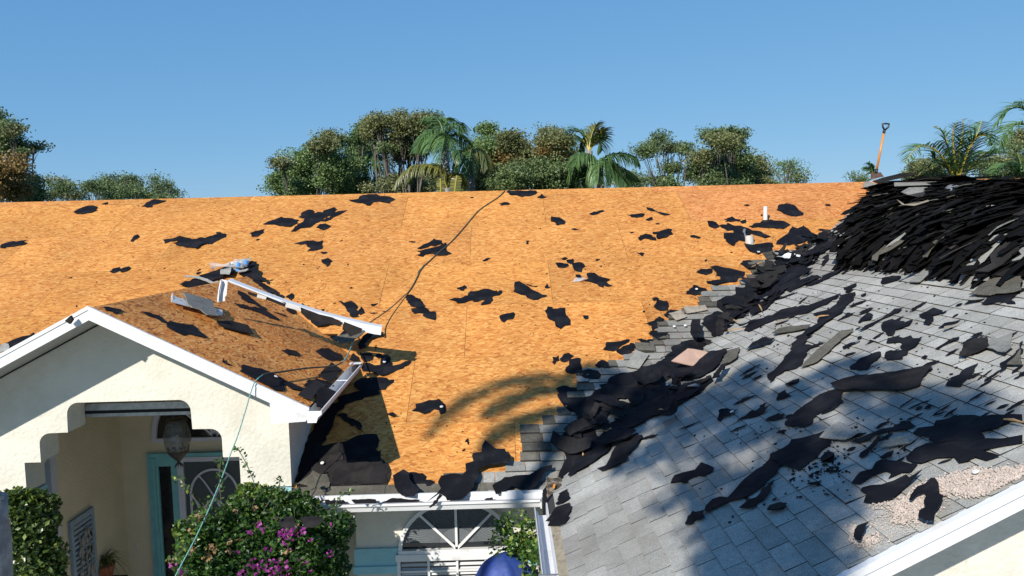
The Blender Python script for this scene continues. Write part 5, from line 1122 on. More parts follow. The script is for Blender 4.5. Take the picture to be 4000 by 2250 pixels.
vsheet('3','2205 760 2235 720 2245 900 2225 990 2195 1090 2160 1180 2100 1195 1960 1215 1870 1245 1850 1235 1960 1195 2100 1160 2150 1130 2185 1050 2205 930',(7.16,7.05),'black felt strip hanging down from the inner eave corner',FELT)
vsheet('3','2160 1180 2195 1090 2225 1000 2228 1160 2215 1290 2195 1260',(7.05,6.95),'lower tail of black felt hanging beside the garage gutter',FELT)
vsheet('3','75 1000 130 970 200 965 215 1030 190 1060 100 1055',(6.3,6.2),'dull felt flap caught in the left top of the bougainvillea',FELT2)
vsheet('3','250 975 330 965 440 970 400 1040 350 1060 290 1050',(6.28,6.18),'dull felt flap caught in the right top of the bougainvillea',FELT2)
# scraps in the main gutter
for l,s in [('dark felt scrap lying in the main gutter left of centre','665 835 860 830 870 860 700 870'),('felt scrap hooked over the gutter lip under the draped sheet','890 865 1000 820 1110 830 1220 835 1150 870 1000 880'),('small black shred in the right part of the gutter','1735 830 1800 815 1810 840 1760 845'),('dark shred in the left end of the gutter','370 840 400 880 450 840 480 880 520 870 640 870 600 835 480 832')]:
    vsheet('3',s,(7.31,7.29),l,FELT,name='felt_scrap')
vsheet('3','1290 893 1380 790 1400 800 1350 865 1300 898',(7.2,7.19),'pointed tip of felt hanging over the gutter lip',FELT,name='felt_scrap')
mb=MB(); P_=[Yp(*px('3',*q),7.30) for q in [(1875,775),(2030,765),(2050,790),(2200,765),(2203,845),(1870,850)]]; mb.prism(P_,(0,.012,0)); tag(mb.build('metal_flashing',WHITE,origin=P_[0]),'white metal flashing sheet standing at the right end of the gutter','flashing')
# clip on left rake, small block
P_=[Yp(*px('1',*q),6.93) for q in [(535,520),(580,478),(598,510),(575,545)]]; mb=MB(); mb.prism(P_,(0,-.03,0)); tag(mb.build('tar_lump',FELT2,origin=P_[0]),'small black lump of felt stuck on the left white rake','felt scrap')
# insulation chips
def inpoly(x,y,P):
    c=False; j=len(P)-1
    for i in range(len(P)):
        if (P[i][1]>y)!=(P[j][1]>y) and x<(P[j][0]-P[i][0])*(y-P[i][1])/(P[j][1]-P[i][1])+P[i][0]: c=not c
        j=i
    return c
rg=random.Random(9); mb=MB()
ZC=[(PT('1520 730 1640 600 1800 560 1950 505 2100 475 2300 480 2700 425 2700 590 2400 690 2210 770 2150 705 2000 712 1850 690 1700 790 1560 800'),3800,.8,.018),(PT('1370 900 1420 760 1520 730 1700 780 1620 930 1400 960'),900,.8,.02),(PT('990 990 1040 980 1080 1080 1060 1180 1010 1100'),220,.8,.01),(PT('1130 900 1500 800 1900 760 1700 1000 1250 1150 1150 980'),420,.55,.004),(PT('1100 1120 1220 1060 1240 1120 1150 1210'),160,.7,.01),(PT('1180 790 1500 760 1480 830 1180 830'),160,.7,.01)]
for P_,cnt_,sz,hgt in ZC:
    xs=[p[0] for p in P_]; ys=[p[1] for p in P_]; k=0
    while k<cnt_:
        x,y=rg.uniform(min(xs),max(xs)),rg.uniform(min(ys),max(ys))
        if not inpoly(x,y,P_): continue
        k+=1; h=hgt*rg.random()*(.5+.8*abs(noise.noise(V((x*.012,y*.012,0)))))
        x+=rg.gauss(0,26); y+=rg.gauss(0,16); c=on('G',*px('C',x,y),.016+h); s=rg.uniform(.006,.016)*sz
        if c.y<GYF2+.02: continue
        a=V((rg.gauss(0,1),rg.gauss(0,1),rg.gauss(0,1))).normalized(); b_=a.cross(V((rg.gauss(0,1),rg.gauss(0,1),rg.gauss(0,1)))).normalized(); n=a.cross(b_)
        Q=[c+a*s,c+b_*s*.8,c-a*s*.9,c-b_*s*.7]; i=len(mb.v); mb.v+=[tuple(q) for q in Q]+[tuple(c+n*s*.6),tuple(c-n*s*.6)]
        for f in ((0,1,4),(1,2,4),(2,3,4),(3,0,4),(1,0,5),(2,1,5),(3,2,5),(0,3,5)): mb.f.append(tuple(i+t for t in f)); mb.mi.append(0)
tag(mb.build('insulation_chips',CHIP),'pale pinkish insulation chips strewn above the garage rake','insulation',kind='stuff')

# ------------------------------------------------------------------ porch contents
lc=V((-3.794,8.7,3.2)); lan=thing('hanging_lantern',V((-3.794,8.7,3.0)),'pineapple-shaped glass lantern hanging in the porch arch','lantern')
mb=MB(); pr=[(.085,.27),(.12,.2),(.145,.11),(.147,.03),(.13,-.05),(.10,-.11),(.075,-.14)]; n=18
for k,(r,z) in enumerate(pr):
    for q in range(n):
        a=2*math.pi*q/n+k*.28; rr_=r*(1+.03*(q%2)); mb.v.append((lc.x+rr_*math.cos(a),lc.y+rr_*math.sin(a),lc.z+z))
for k in range(len(pr)-1):
    for q in range(n): mb.f.append((k*n+q,k*n+(q+1)%n,(k+1)*n+(q+1)%n,(k+1)*n+q)); mb.mi.append(0)
pbuild(mb,'glass_globe',JAR,lan)
mb=MB(); mb.tube([lc+V((0,0,.30)),lc+V((0,0,.285)),lc+V((0,0,.255))],[.06,.115,.11],20); mb.tube([lc+V((0,0,.29)),lc+V((0,0,.84))],.008,8); pbuild(mb,'cap',IRON,lan)
mb=MB(); mb.tube([lc+V((0,0,-.09)),lc+V((0,0,-.13)),lc+V((0,0,-.19)),lc+V((0,0,-.215)),lc+V((0,0,-.23))],[.118,.095,.035,.015,.02],16)
for k in range(9):
    a=k*.7; d_=V((math.cos(a),math.sin(a),0)); mb.tube([lc+V((0,0,-.22)),lc+d_*.03+V((0,0,-.245)),lc+d_*.055+V((0,0,-.285))],[.006,.007,.001],5)
for k in range(8):
    a=k*.785; d_=V((math.cos(a),math.sin(a),0)); mb.prism([lc+d_*.12+V((0,0,-.04)),lc+V((math.cos(a+.36),math.sin(a+.36),0))*.112+V((0,0,-.10)),lc+V((math.cos(a-.36),math.sin(a-.36),0))*.112+V((0,0,-.10))],d_*.004)
pbuild(mb,'finial',IRON,lan)
mb=MB(); mb.tube([lc+V((0,0,-.08)),lc+V((0,0,.1))],.02,8); pbuild(mb,'bulb_holder',PVC,lan)
# carved shutter on the left porch wall
X0=-5.055; art=thing('wall_shutter',V((X0,8.6,1.4)),'blue-grey slatted wall panel with carved leaves on the porch wall','wall art')
mb=MB(); ya,yb,za,zb=8.60,9.10,1.35,2.34
mb.box((X0,ya,za),(X0+.035,ya+.05,zb)); mb.box((X0,yb-.05,za),(X0+.035,yb,zb)); mb.box((X0,ya+.05,zb-.07),(X0+.035,yb-.05,zb)); mb.box((X0,ya+.05,za),(X0+.035,yb-.05,za+.07))
for k in range(14):
    z=zb-.09-.06*k-.03; mb.box((X0+.008,ya+.05,z),(X0+.026,yb-.05,z+.034))
pbuild(mb,'frame',ARTB,art)
mb=MB(); rg=random.Random(4)
for k in range(26):
    cy,cz=rg.uniform(ya+.12,yb-.1),rg.uniform(za+.15,zb-.16); a=rg.uniform(.9,2.2); Ld=.07; 
    t=V((0,math.cos(a),math.sin(a))); s=V((0,-t.z,t.y)); c=V((X0+.036,cy,cz)); mb.prism([c-t*Ld,c-s*.026,c+t*Ld,c+s*.026],(.012,0,0))
for k in range(3):
    y=ya+.15+.1*k; mb.tube([V((X0+.04,y,za+.08)),V((X0+.04,y+.03,za+.45)),V((X0+.04,y-.01,zb-.2))],.006,5)
pbuild(mb,'carved_leaves',ARTG,art)
def blades(mb,c,n,L0,rg,w_=.012,up=1.,seg=7,spread=1.):
    for _ in range(n):
        a=rg.uniform(0,6.283); L_b=L0*rg.uniform(.6,1.1); d_=V((math.cos(a),math.sin(a),0)); s=V((-d_.y,d_.x,0)); e=rg.uniform(.25,1)*spread; pts=[]
        for q in range(seg+1):
            f=q/seg; pts.append(c+d_*(L_b*e*f)+V((0,0,1))*(L_b*up*(f*1.1-f*f*(.7+.6*e)))) 
        i=len(mb.v)
        for q,p in enumerate(pts):
            ww=w_*(1-q/seg)**.6*.5+.0005; mb.v+=[tuple(p-s*ww),tuple(p+s*ww)]
        for q in range(seg): mb.f.append((i+2*q,i+2*q+1,i+2*q+3,i+2*q+2)); mb.mi.append(0)
sc_=Yp(400,2195,9.3); pl_=thing('spider_plant',V((sc_.x,9.3,sc_.z-.3)),'potted spider plant on the porch beside the wall panel','plant')
mb=MB(); mb.tube([sc_+V((0,0,-.25)),sc_+V((0,0,-.05)),sc_+V((0,0,-.03))],[.09,.14,.145],16); pbuild(mb,'pot',TERRA,pl_,True)
mb=MB(); blades(mb,sc_+V((0,0,-.05)),110,.46,random.Random(3),.014); pbuild(mb,'leaves',leaf_mat('spider_leaf',(.05,.10,.02),(.22,.26,.08)),pl_)
mb=MB(); mb.box((sc_.x-.2,9.15,.0),(sc_.x-.16,9.45,sc_.z-.25)); mb.box((sc_.x+.16,9.15,.0),(sc_.x+.2,9.45,sc_.z-.25)); mb.box((sc_.x-.22,9.12,sc_.z-.27),(sc_.x+.22,9.47,sc_.z-.25)); tag(mb.build('plant_stand',IRON,origin=(sc_.x,9.3,0)),'dark stand carrying the spider plant','stand')
# blue tarp over a low frame near the window
mb=MB(); cx,cy=-.06,6.75; nr,na=14,60; 
for q in range(nr+1):
    f=q/nr
    for k in range(na):
        a=2*math.pi*k/na; r=.04+.44*f**.8; z=2.62-.60*f**1.5-.07*f*math.cos(a*6); r*=1+.13*math.cos(a*6+.6)*f**.7+.10*noise.noise(V((math.cos(a)*2.5,math.sin(a)*2.5,f*4)))
        mb.v.append((cx+r*math.cos(a)+.06*f,cy+r*math.sin(a),z))
mb.v.append((cx,cy,2.63))
for q in range(nr):
    for k in range(na): mb.f.append((q*na+k,q*na+(k+1)%na,(q+1)*na+(k+1)%na,(q+1)*na+k)); mb.mi.append(0)
for k in range(na): mb.f.append((len(mb.v)-1,(k+1)%na,k)); mb.mi.append(0)
tarp=thing('blue_umbrella',V((cx,cy,0)),'folded blue fabric umbrella below the arched window','umbrella')
o=pbuild(mb,'canopy',BLUE,tarp,True); mb=MB(); mb.tube([V((cx,cy,0)),V((cx,cy,2.60))],.02,8); pbuild(mb,'pole',GREYM,tarp)

# ------------------------------------------------------------------ leaves
def leafquads(mb,C,rad,n,sz,rg,shell=.5,holes=.0,hs=2.0,asp=.55,drop=0,mi=0):
    k=0; tries=0
    while k<n and tries<n*6:
        tries+=1
        d_=V((rg.gauss(0,1),rg.gauss(0,1),rg.gauss(0,1))).normalized(); r=(rg.random()**(1/3.))*(1-shell)+shell*rg.uniform(.75,1.04)
        p=V((C.x+d_.x*rad[0]*r,C.y+d_.y*rad[1]*r,C.z+d_.z*rad[2]*r))
        if holes and noise.noise(V((p.x*hs,p.y*hs,p.z*hs)))<holes-.35: continue
        k+=1; s=sz*rg.uniform(.6,1.25)
        a=V((rg.gauss(0,1),rg.gauss(0,1),rg.gauss(0,.7)-drop)).normalized(); b=a.cross(V((rg.gauss(0,1),rg.gauss(0,1),rg.gauss(0,1)))).normalized()*asp; nn=a.cross(b)
        i=len(mb.v); mb.v+=[tuple(p-a*s*.5),tuple(p+b*s*.5+nn*s*.08),tuple(p+a*s*.5),tuple(p-b*s*.5+nn*s*.08)]
        mb.f.append((i,i+1,i+2,i+3)); mb.mi.append(mi)
def puff(mb,C,rad,n,sz,rg,holes,hs):
    for _ in range(n):
        g_=V((rg.gauss(0,.62),rg.gauss(0,.62),rg.gauss(0,.56)))
        if g_.length>1.25: g_=g_.normalized()*rg.uniform(.2,1.2)
        p=V((C.x+g_.x*rad[0],C.y+g_.y*rad[1],C.z+g_.z*rad[2]))
        if holes and noise.noise(V((p.x*hs,p.y*hs,p.z*hs)))<holes-.3: continue
        s=sz*rg.uniform(.55,1.3)
        a=V((rg.gauss(0,1),rg.gauss(0,1),rg.gauss(0,.8))).normalized(); b=a.cross(V((rg.gauss(0,1),rg.gauss(0,1),rg.gauss(0,1)))).normalized()*.6; nn=a.cross(b); i=len(mb.v)
        mb.v+=[tuple(p-a*s*.5),tuple(p+b*s*.5+nn*s*.08),tuple(p+a*s*.5),tuple(p-b*s*.5+nn*s*.08)]; mb.f.append((i,i+1,i+2,i+3)); mb.mi.append(0)
def tree(D,label,crowns,base,seed,cat='tree',group=None,sz=.15,dens=1.,trunkr=.16,holes=.16,name='oak_tree',limbs=True,skirt=True):
    """crowns: list of (material, [(px,py,rx,ry)...])"""
    rg=random.Random(seed); bx=Yp(base,700,D); root=V((bx.x,D,0)); t=thing(name,root,label,cat,group)
    allc=[]
    xs_=[c[0] for _,cl in crowns for c in cl]; cx_=sum(xs_)/len(xs_); wx=max(60,(max(xs_)-min(xs_))*.62)
    if skirt: crowns=[(crowns[0][0],list(crowns[0][1])+[(cx_+wx*t_,745-rg.uniform(0,35),wx*rg.uniform(.14,.24),rg.uniform(12,34)) for t_ in (-.7,-.35,0,.35,.7)])]+list(crowns[1:])
    for ci_,(m_,cl) in enumerate(crowns):
        mb=MB()
        for (x,y,rx,ry) in cl:
            dy=rg.uniform(-1.2,1.2)*D/26-ci_*.9; c=Yp(x,y,D+dy); k=D/3000.; R3=(rx*k,max(rx,ry)*k*.9,ry*k); allc.append((c,R3))
            # break into sub clumps for an uneven outline
            ns=int((14+rx*ry/58)*dens**.5)
            for _ in range(ns):
                d_=V((rg.gauss(0,1),rg.gauss(0,1),rg.gauss(0,1))).normalized()*(rg.random()**.45*1.12+(.22 if rg.random()<.1 else 0))
                cc=V((c.x+d_.x*R3[0],c.y+d_.y*R3[1],c.z+d_.z*R3[2])); f=rg.uniform(.10,.32)*D/26
                if noise.noise(cc*1.7*26/D+V((seed*7.3,0,0)))<(-.08 if dens>1 else -.02): continue
                puff(mb,cc,(f*1.4,f*1.2,f*.75),int(rg.uniform(50,110)*f/.2*26/D*min(1.2,dens)),sz*.66,rg,0,2.6)
        pbuild(mb,'crown',m_,t)
    mb=MB(); zt=min(c.z for c,_ in allc)
    fork=V((root.x,D,max(1.5,min(zt,3.5)))); mb.tube([root,root.lerp(fork,.5)+V((.1,0,0)),fork],[trunkr*1.3,trunkr,trunkr*.85],8)
    for c,R3 in allc:
        m1=fork.lerp(c,.5)+V((rg.uniform(-.3,.3),rg.uniform(-.2,.2),rg.uniform(0,.5)))
        e=c+V((0,0,R3[2]*.4)); mb.tube([fork,m1,c,e],[trunkr*.3,trunkr*.17,trunkr*.09,.01],5)
        for _ in range(5):
            q=c+V((rg.uniform(-1,1)*R3[0],rg.uniform(-1,1)*R3[1],rg.uniform(-.3,1)*R3[2])); st=m1.lerp(c,rg.uniform(.3,1)); mb.tube([st,st.lerp(q,.5)+V((0,0,rg.uniform(-.1,.15))),q],[trunkr*.10,trunkr*.06,.006],4,cap=False)
    pbuild(mb,'trunk',BARK,t,True)
    return t
tree(25,'large oak with golden brown lower boughs at the left edge',[(L_D,[(-60,600,90,120),(10,520,55,45),(35,570,40,40),(60,720,80,60),(120,760,40,45),(105,600,25,25),(-20,480,50,40),(70,600,30,35)]),(L_B,[(45,505,30,28),(110,565,35,20),(130,590,22,18),(20,700,60,50)]),(L_O,[(25,640,55,35),(75,655,40,30),(-10,680,50,40),(55,745,40,25)])],30,1,sz=.13,skirt=False)
GB='low distant treetops left of the centre'
tree(46,'low olive shrubby treetop just right of the left oak',[(L_B,[(270,760,55,26),(190,775,35,20)]),(L_D,[(240,735,28,18)])],250,2,sz=.2,dens=.8,name='oak_tree')
tree(46,'small narrow treetop left of the twin-peaked dark oak',[(L_D,[(345,760,14,30),(415,745,28,36),(385,775,30,20)])],390,3,sz=.18,dens=.8)
tree(46,'twin-peaked dark treetop in the middle of the left gap',[(L_D,[(480,720,35,32),(530,715,28,30),(500,760,60,28),(445,770,20,20)])],500,4,sz=.18,dens=.9)
tree(46,'sparse dark treetop at the right end of the left gap',[(L_D,[(630,735,22,25),(675,745,30,22),(580,765,30,18),(650,772,50,14)])],640,5,sz=.18,dens=.75)
tree(26,'rounded green tree at the left of the central grove',[(L_G,[(1085,745,40,25),(1120,700,60,45),(1170,645,60,50),(1240,600,55,45),(1300,640,50,55),(1230,690,80,50),(1320,720,60,40),(1180,740,60,30)]),(L_B,[(1285,545,40,25),(1250,570,30,25),(1100,640,22,18)])],1230,6,sz=.12,dens=1.2,holes=.1)
tree(27,'tall slim green tree behind the rounded one',[(L_G,[(1370,565,32,28),(1425,520,32,35),(1400,590,45,50),(1390,660,45,45),(1430,580,20,30),(1390,730,55,35)])],1400,7,sz=.12,dens=1.1,holes=.12)
tree(24,'tallest brown oak with a pale bare trunk in the central grove',[(L_B,[(1465,490,30,32),(1490,470,25,16),(1460,520,28,25),(1560,485,40,38),(1545,550,45,35),(1590,530,40,40),(1635,480,38,30),(1660,520,35,40),(1650,560,30,30),(1565,600,32,25),(1620,600,35,25),(1455,480,20,14)]),(L_D,[(1510,590,25,20),(1600,570,30,25),(1690,470,25,20),(1500,560,28,22)])],1548,8,sz=.11,dens=1.1,trunkr=.2,holes=.2)
tree(30,'dull undergrowth tree low behind the arching frond',[(L_B,[(1620,715,60,35),(1700,690,50,45),(1480,730,50,30)]),(L_D,[(1560,740,70,22),(1840,720,70,35),(1450,735,50,25)])],1650,9,sz=.14,dens=1.)
tree(25,'bushy green tree right of the large drooping palm',[(L_G,[(1870,560,40,30),(1910,530,30,30),(1930,570,40,35),(1855,600,40,40),(1960,560,25,25),(1900,505,10,14)]),(L_O,[(1890,630,45,35),(1950,640,40,30)]),(L_D,[(1900,700,70,40),(1980,720,50,30)])],1900,10,sz=.12,dens=1.2,holes=.08)
tree(24,'wide olive oak in the middle of the grove',[(L_B,[(1990,545,30,30),(2010,580,45,40),(2050,610,50,45),(2110,560,45,40),(2140,520,35,22),(2160,560,40,40)]),(L_O,[(2150,590,50,35),(2000,620,35,30)]),(L_D,[(2040,680,75,45),(2120,660,70,50),(2170,700,60,40),(1990,700,50,40)])],2080,11,sz=.115,dens=1.25,holes=.1)
tree(24.5,'olive oak directly left of the upright coconut palm',[(L_D,[(2215,590,35,40),(2205,640,45,50),(2190,690,50,40)]),(L_B,[(2180,540,20,30),(2230,650,30,35)])],2200,12,sz=.12,dens=1.2,holes=.1)
tree(27,'leaning open-crowned oak with sky between its boughs',[(L_D,[(2520,595,30,18),(2545,560,30,22),(2590,545,30,20),(2610,585,45,28),(2665,595,32,24),(2680,590,15,20),(2600,620,35,20),(2630,650,30,18)]),(L_B,[(2600,580,35,18)])],2640,13,sz=.12,dens=.85,holes=.24,skirt=False)
tree(26,'tall dark oak, highest of the trees on the right',[(L_D,[(2795,535,40,24),(2860,520,42,18),(2780,580,50,32),(2860,575,45,38),(2895,610,30,35),(2810,630,80,40),(2720,660,50,45),(2880,670,50,35),(2790,690,80,25)]),(L_B,[(2820,560,40,25),(2740,620,40,25)])],2810,14,sz=.12,dens=1.15,holes=.14)
tree(28,'brownish oak leaning right beside the tall dark one',[(L_B,[(2960,640,38,28),(2985,670,30,30),(2940,690,50,22)]),(L_D,[(2920,670,30,25)])],2950,15,sz=.12,dens=1.1,holes=.15)
tree(30,'thin-crowned pale green tree at the right end of the grove',[(L_G,[(3060,640,45,22),(3095,660,38,26),(3040,680,35,24)]),(L_Y,[(3110,695,38,18),(3085,635,24,14)])],3075,16,sz=.12,dens=.55,holes=.25)
tree(27,'understory tree filling below the leaning oak',[(L_D,[(2450,700,60,30),(2560,705,60,22),(2650,715,60,20),(2510,690,30,20)]),(L_G,[(2600,700,40,15)])],2540,17,sz=.12,dens=1.)
tree(44,'tiny round treetop peeking over the ridge left of the shovel',[(L_D,[(3342,692,24,16),(3365,700,15,12)])],3345,18,sz=.16,dens=.8,skirt=False)
tree(38,'olive oak behind the areca palm',[(L_B,[(3590,650,22,28),(3650,640,40,20),(3620,680,70,26),(3560,690,40,20)]),(L_D,[(3680,670,40,30)])],3620,19,sz=.16,dens=1.1,skirt=False)
tree(34,'dark tangled tree at the right edge behind the palms',[(L_B,[(3960,590,30,40),(3990,540,35,30),(3900,650,70,35),(3985,650,50,45)]),(L_D,[(3850,670,70,35),(3940,690,80,25),(4030,600,50,70)])],3950,20,sz=.15,dens=1.1)

# ------------------------------------------------------------------ palms
def frond(mb,P,Lf,n,rg,droop=.8,w_=.035,stem=None,sr=.03,ang=50,both=True,ragged=.15):
    P=smoothpts([V(p) for p in P],2); m=len(P)
    ln=[0]
    for a,b in zip(P,P[1:]): ln.append(ln[-1]+(b-a).length)
    T_=ln[-1]
    if stem is not None: stem.tube(P,[sr*(1-.8*k/(m-1)) for k in range(m)],5,cap=False)
    for k in range(n):
        f=(.12+.88*(k+rg.random()*.6)/n); t=f*T_; i=max(j for j in range(m) if ln[j]<=t+1e-6); i=min(i,m-2)
        a=(P[i+1]-P[i]).normalized(); p=P[i]+a*(t-ln[i]); side0=a.cross(V((0,0,1)))
        side0=side0.normalized() if side0.length>.05 else V((1,0,0))
        up=side0.cross(a).normalized()
        L_f=Lf*(math.sin(math.pi*min(1,f*.9+.12))**.6)*rg.uniform(1-ragged,1+ragged*.5)
        for s in ((-1,1) if both else (1,)):
            an=math.radians(ang+rg.uniform(-8,8)); d_=(a*math.cos(an)+side0*s*math.sin(an)+up*rg.uniform(.0,.35)).normalized()
            pts=[p]; cur=p; dd=d_
            for q in range(4):
                cur=cur+dd*(L_f/4); dd=(dd+V((0,0,-1))*droop*.35*rg.uniform(.7,1.3)).normalized(); pts.append(cur)
            wv=d_.cross(V((0,0,1))); wv=(wv.normalized() if wv.length>.05 else V((0,1,0))); wv=(wv+up*.6).normalized()
            i0=len(mb.v); ws_=(.6,1,.9,.6,.05)
            for q,pp in enumerate(pts): mb.v+=[tuple(pp-wv*w_*.5*ws_[q]),tuple(pp+wv*w_*.5*ws_[q])]
            for q in range(4): mb.f.append((i0+2*q,i0+2*q+1,i0+2*q+3,i0+2*q+2)); mb.mi.append(0)
def palm(D,label,centre,fronds,seed,Lf=.7,n=46,droop=.8,mats=(L_P,),stemm=None,trunkr=.16,w_=.035,ang=50,name='palm_tree',sr=.03,ragged=.15):
    rg=random.Random(seed); c=Yp(*centre,D); root=V((c.x,D,0)); t=thing(name,root,label,'palm')
    mb=MB(); mb.tube([root,root.lerp(c,.5)+V((.08,0,0)),c],[trunkr*1.2,trunkr,trunkr*.7],10); pbuild(mb,'trunk',PBARK,t,True)
    for k,fr_ in enumerate(fronds):
        dep=fr_[0]; pts=[c]+[Yp(x,y,D+dep*(j+1)/len(fr_[1])) for j,(x,y) in enumerate(fr_[1])]
        lm=MB(); st=MB(); frond(lm,pts,Lf,n,rg,droop,w_,st,sr,ang,True,ragged)
        o=pbuild(lm,'frond',mats[k%len(mats)],t); pbuild(st,'stem',stemm or mats[0],o)
    return t
palm(22,'large shaggy queen palm with hanging leaflets in the central grove',(1735,560),[(.6,[(1725,480),(1690,455),(1650,475)]),(-.5,[(1760,490),(1790,480),(1815,520)]),(-1,[(1700,500),(1650,530),(1620,600)]),(.8,[(1770,520),(1815,540),(1835,590)]),(-1.5,[(1720,520),(1690,540),(1670,600)]),(1,[(1745,480),(1740,460),(1770,470)]),(-1.2,[(1760,540),(1790,570),(1800,640)]),(-2,[(1740,530),(1730,560),(1720,640)]),(1.6,[(1700,540),(1660,560),(1640,620)])],31,Lf=.58,n=60,droop=1.7,w_=.028,ragged=.5)
palm(22.5,'brownish drooping palm right of the queen palm',(1835,610),[(.5,[(1810,585),(1780,600),(1765,660)]),(-.5,[(1850,580),(1890,600),(1905,660)]),(-1,[(1840,590),(1835,620),(1825,690)]),(.8,[(1870,600),(1920,650),(1950,690)]),(-1,[(1815,610),(1795,650),(1790,710)]),(.9,[(1860,640),(1900,680),(1925,720)])],32,Lf=.62,n=44,droop=2.4,mats=(L_P,L_B),w_=.03)
palm(21,'yellow-green arching palm frond reaching left above the ridge',(1745,735),[(-.4,[(1730,665),(1640,640),(1570,680),(1530,745)]),(.4,[(1740,660),(1690,640),(1620,665),(1590,720)]),(.6,[(1760,680),(1790,690),(1800,730)])],33,Lf=.62,n=60,droop=2.2,mats=(L_PY,L_Y),stemm=STEMY,w_=.035)
palm(27,'small feathery palm in front of the slim green tree',(1460,650),[(.3,[(1445,600),(1425,620),(1415,680)]),(-.3,[(1480,610),(1510,630),(1520,690)]),(-.6,[(1465,610),(1470,600),(1490,650)]),(.5,[(1440,640),(1420,670),(1410,720)]),(-.5,[(1480,640),(1500,680),(1500,730)])],34,Lf=.8,n=36,droop=2.,w_=.03,trunkr=.07)
palm(23,'upright coconut palm with a bright yellow-green spear frond',(2300,590),[(.2,[(2308,540),(2322,500),(2340,480)]),(.3,[(2290,540),(2260,510),(2232,515),(2232,560)]),(-.3,[(2325,550),(2345,540),(2352,590)]),(-.4,[(2335,545),(2350,520),(2345,500)]),(.5,[(2280,550),(2270,540),(2262,590)]),(-.8,[(2290,620),(2285,650),(2285,700)])],35,Lf=.6,n=52,droop=.9,mats=(L_PY,L_P,L_P),stemm=STEMY,w_=.035,ang=38)
palm(22,'low spreading palm with curtains of leaflets under the coconut palm',(2340,640),[(.4,[(2310,620),(2260,640),(2225,700)]),(-.3,[(2370,610),(2420,600),(2475,610),(2490,640)]),(-.6,[(2360,620),(2390,650),(2400,710)]),(.6,[(2320,630),(2290,660),(2270,720)]),(-.9,[(2340,620),(2340,660),(2335,720)]),(.4,[(2390,640),(2440,670),(2500,710)]),(-.5,[(2300,610),(2260,600),(2245,650)]),(-.6,[(2380,650),(2430,700),(2450,725)])],36,Lf=.75,n=52,droop=2.3,w_=.032)
palm(17.5,'areca palm with yellow stems right behind the shingle heap',(3740,712),[(-.5,[(3690,620),(3640,570),(3580,570),(3535,640)]),(.4,[(3710,600),(3690,520),(3650,490)]),(-.2,[(3745,600),(3760,520),(3765,460)]),(.5,[(3780,600),(3820,520),(3835,470)]),(-.4,[(3725,590),(3720,510),(3740,475)]),(.6,[(3800,640),(3850,590),(3885,600)]),(.2,[(3700,650),(3660,640),(3635,590)]),(-.6,[(3770,620),(3800,540),(3860,520),(3880,570)])],37,Lf=.62,n=44,droop=.55,mats=(L_P,),stemm=STEMY,w_=.03,ang=55,trunkr=.09,name='areca_palm',sr=.028)
palm(16.5,'tall palm reaching in from the right edge',(4070,560),[(.2,[(4040,450),(3980,410),(3920,440),(3880,500)]),(-.3,[(4030,490),(3970,480),(3920,520),(3895,600)]),(.3,[(4060,450),(4010,400),(3960,400)]),(.2,[(4100,450),(4140,400),(4200,420)])],38,Lf=.62,n=46,droop=.7,w_=.03,ang=50)
palm(19,'lower palm clump at the right edge above the heap',(3990,720),[(-.3,[(3960,650),(3910,640),(3870,680)]),(.3,[(3990,640),(3970,600),(3930,600)]),(.2,[(4000,650),(4020,610),(4050,600)]),(-.2,[(3975,680),(3930,680),(3900,710)]),(.2,[(3970,660),(3950,640),(3930,650)])],39,Lf=.55,n=34,droop=1.,mats=(L_P,L_Y),w_=.03,trunkr=.07)
palm(20,'broken palm frond tip showing behind the shovel blade',(3415,690),[(0,[(3405,660),(3395,640),(3385,635)]),(.2,[(3400,670),(3390,655),(3380,660)])],40,Lf=.32,n=26,droop=1.2,w_=.03,trunkr=.05)
# banana leaves
def blade_leaf(D,pts,wd,label,seed,tear=True):
    rg=random.Random(seed); P=smoothpts([Yp(x,y,D) for x,y in pts],2); t=thing('banana_plant',V((P[0].x,D,0)),label,'banana plant'); mb=MB(); n=len(P)
    for k in range(n-1):
        f0,f1=k/(n-1),(k+1)/(n-1); g_=lambda f: wd*(min(1,f*5+.2))*(1 if f<.75 else max(.1,(1-f)*4))
        for s in (-1,1):
            dz=rg.uniform(-.03,.03); mb.poly([P[k],P[k]+V((s*g_(f0),dz,.02)),P[k+1]+V((s*g_(f1)*.96,dz,.01))-(P[k+1]-P[k])*(.15 if tear else 0),P[k+1]])
    o=pbuild(mb,'leaf',L_PY,t); st=MB(); st.tube([V((P[0].x,D,0)),P[0]]+P[1:],[.07,.03]+[.02]*(len(P)-1),6); pbuild(st,'stem',STEMY,t)
blade_leaf(20,[(1722,770),(1722,725),(1720,697)],.11,'blunt yellow-green banana leaf above the ridge, the left of two',1,False)
blade_leaf(20,[(1775,775),(1778,730),(1785,685)],.15,'ribbed banana leaf above the ridge, the right of two',2)
# leaning trunk at the left edge
tp=thing('tree_stub',Yp(10,2250,5.4),'rough grey trunk rising at the lower left edge','tree trunk')
tp.location.z=0
q0=Yp(-28,2250,5.4); q1=Yp(-65,1790,5.4); dq=(q1-q0)/(q1.z-q0.z)
b0=q0-dq*q0.z; top=q0+dq*(3.75-q0.z)
mb=MB(); rg=random.Random(2); pts=[b0.lerp(top,k/24) for k in range(25)]; mb.tube(pts,[.128+.006*math.sin(k*2.1)+.004*rg.random() for k in range(25)],18); pbuild(mb,'trunk',PBARK,tp,True)

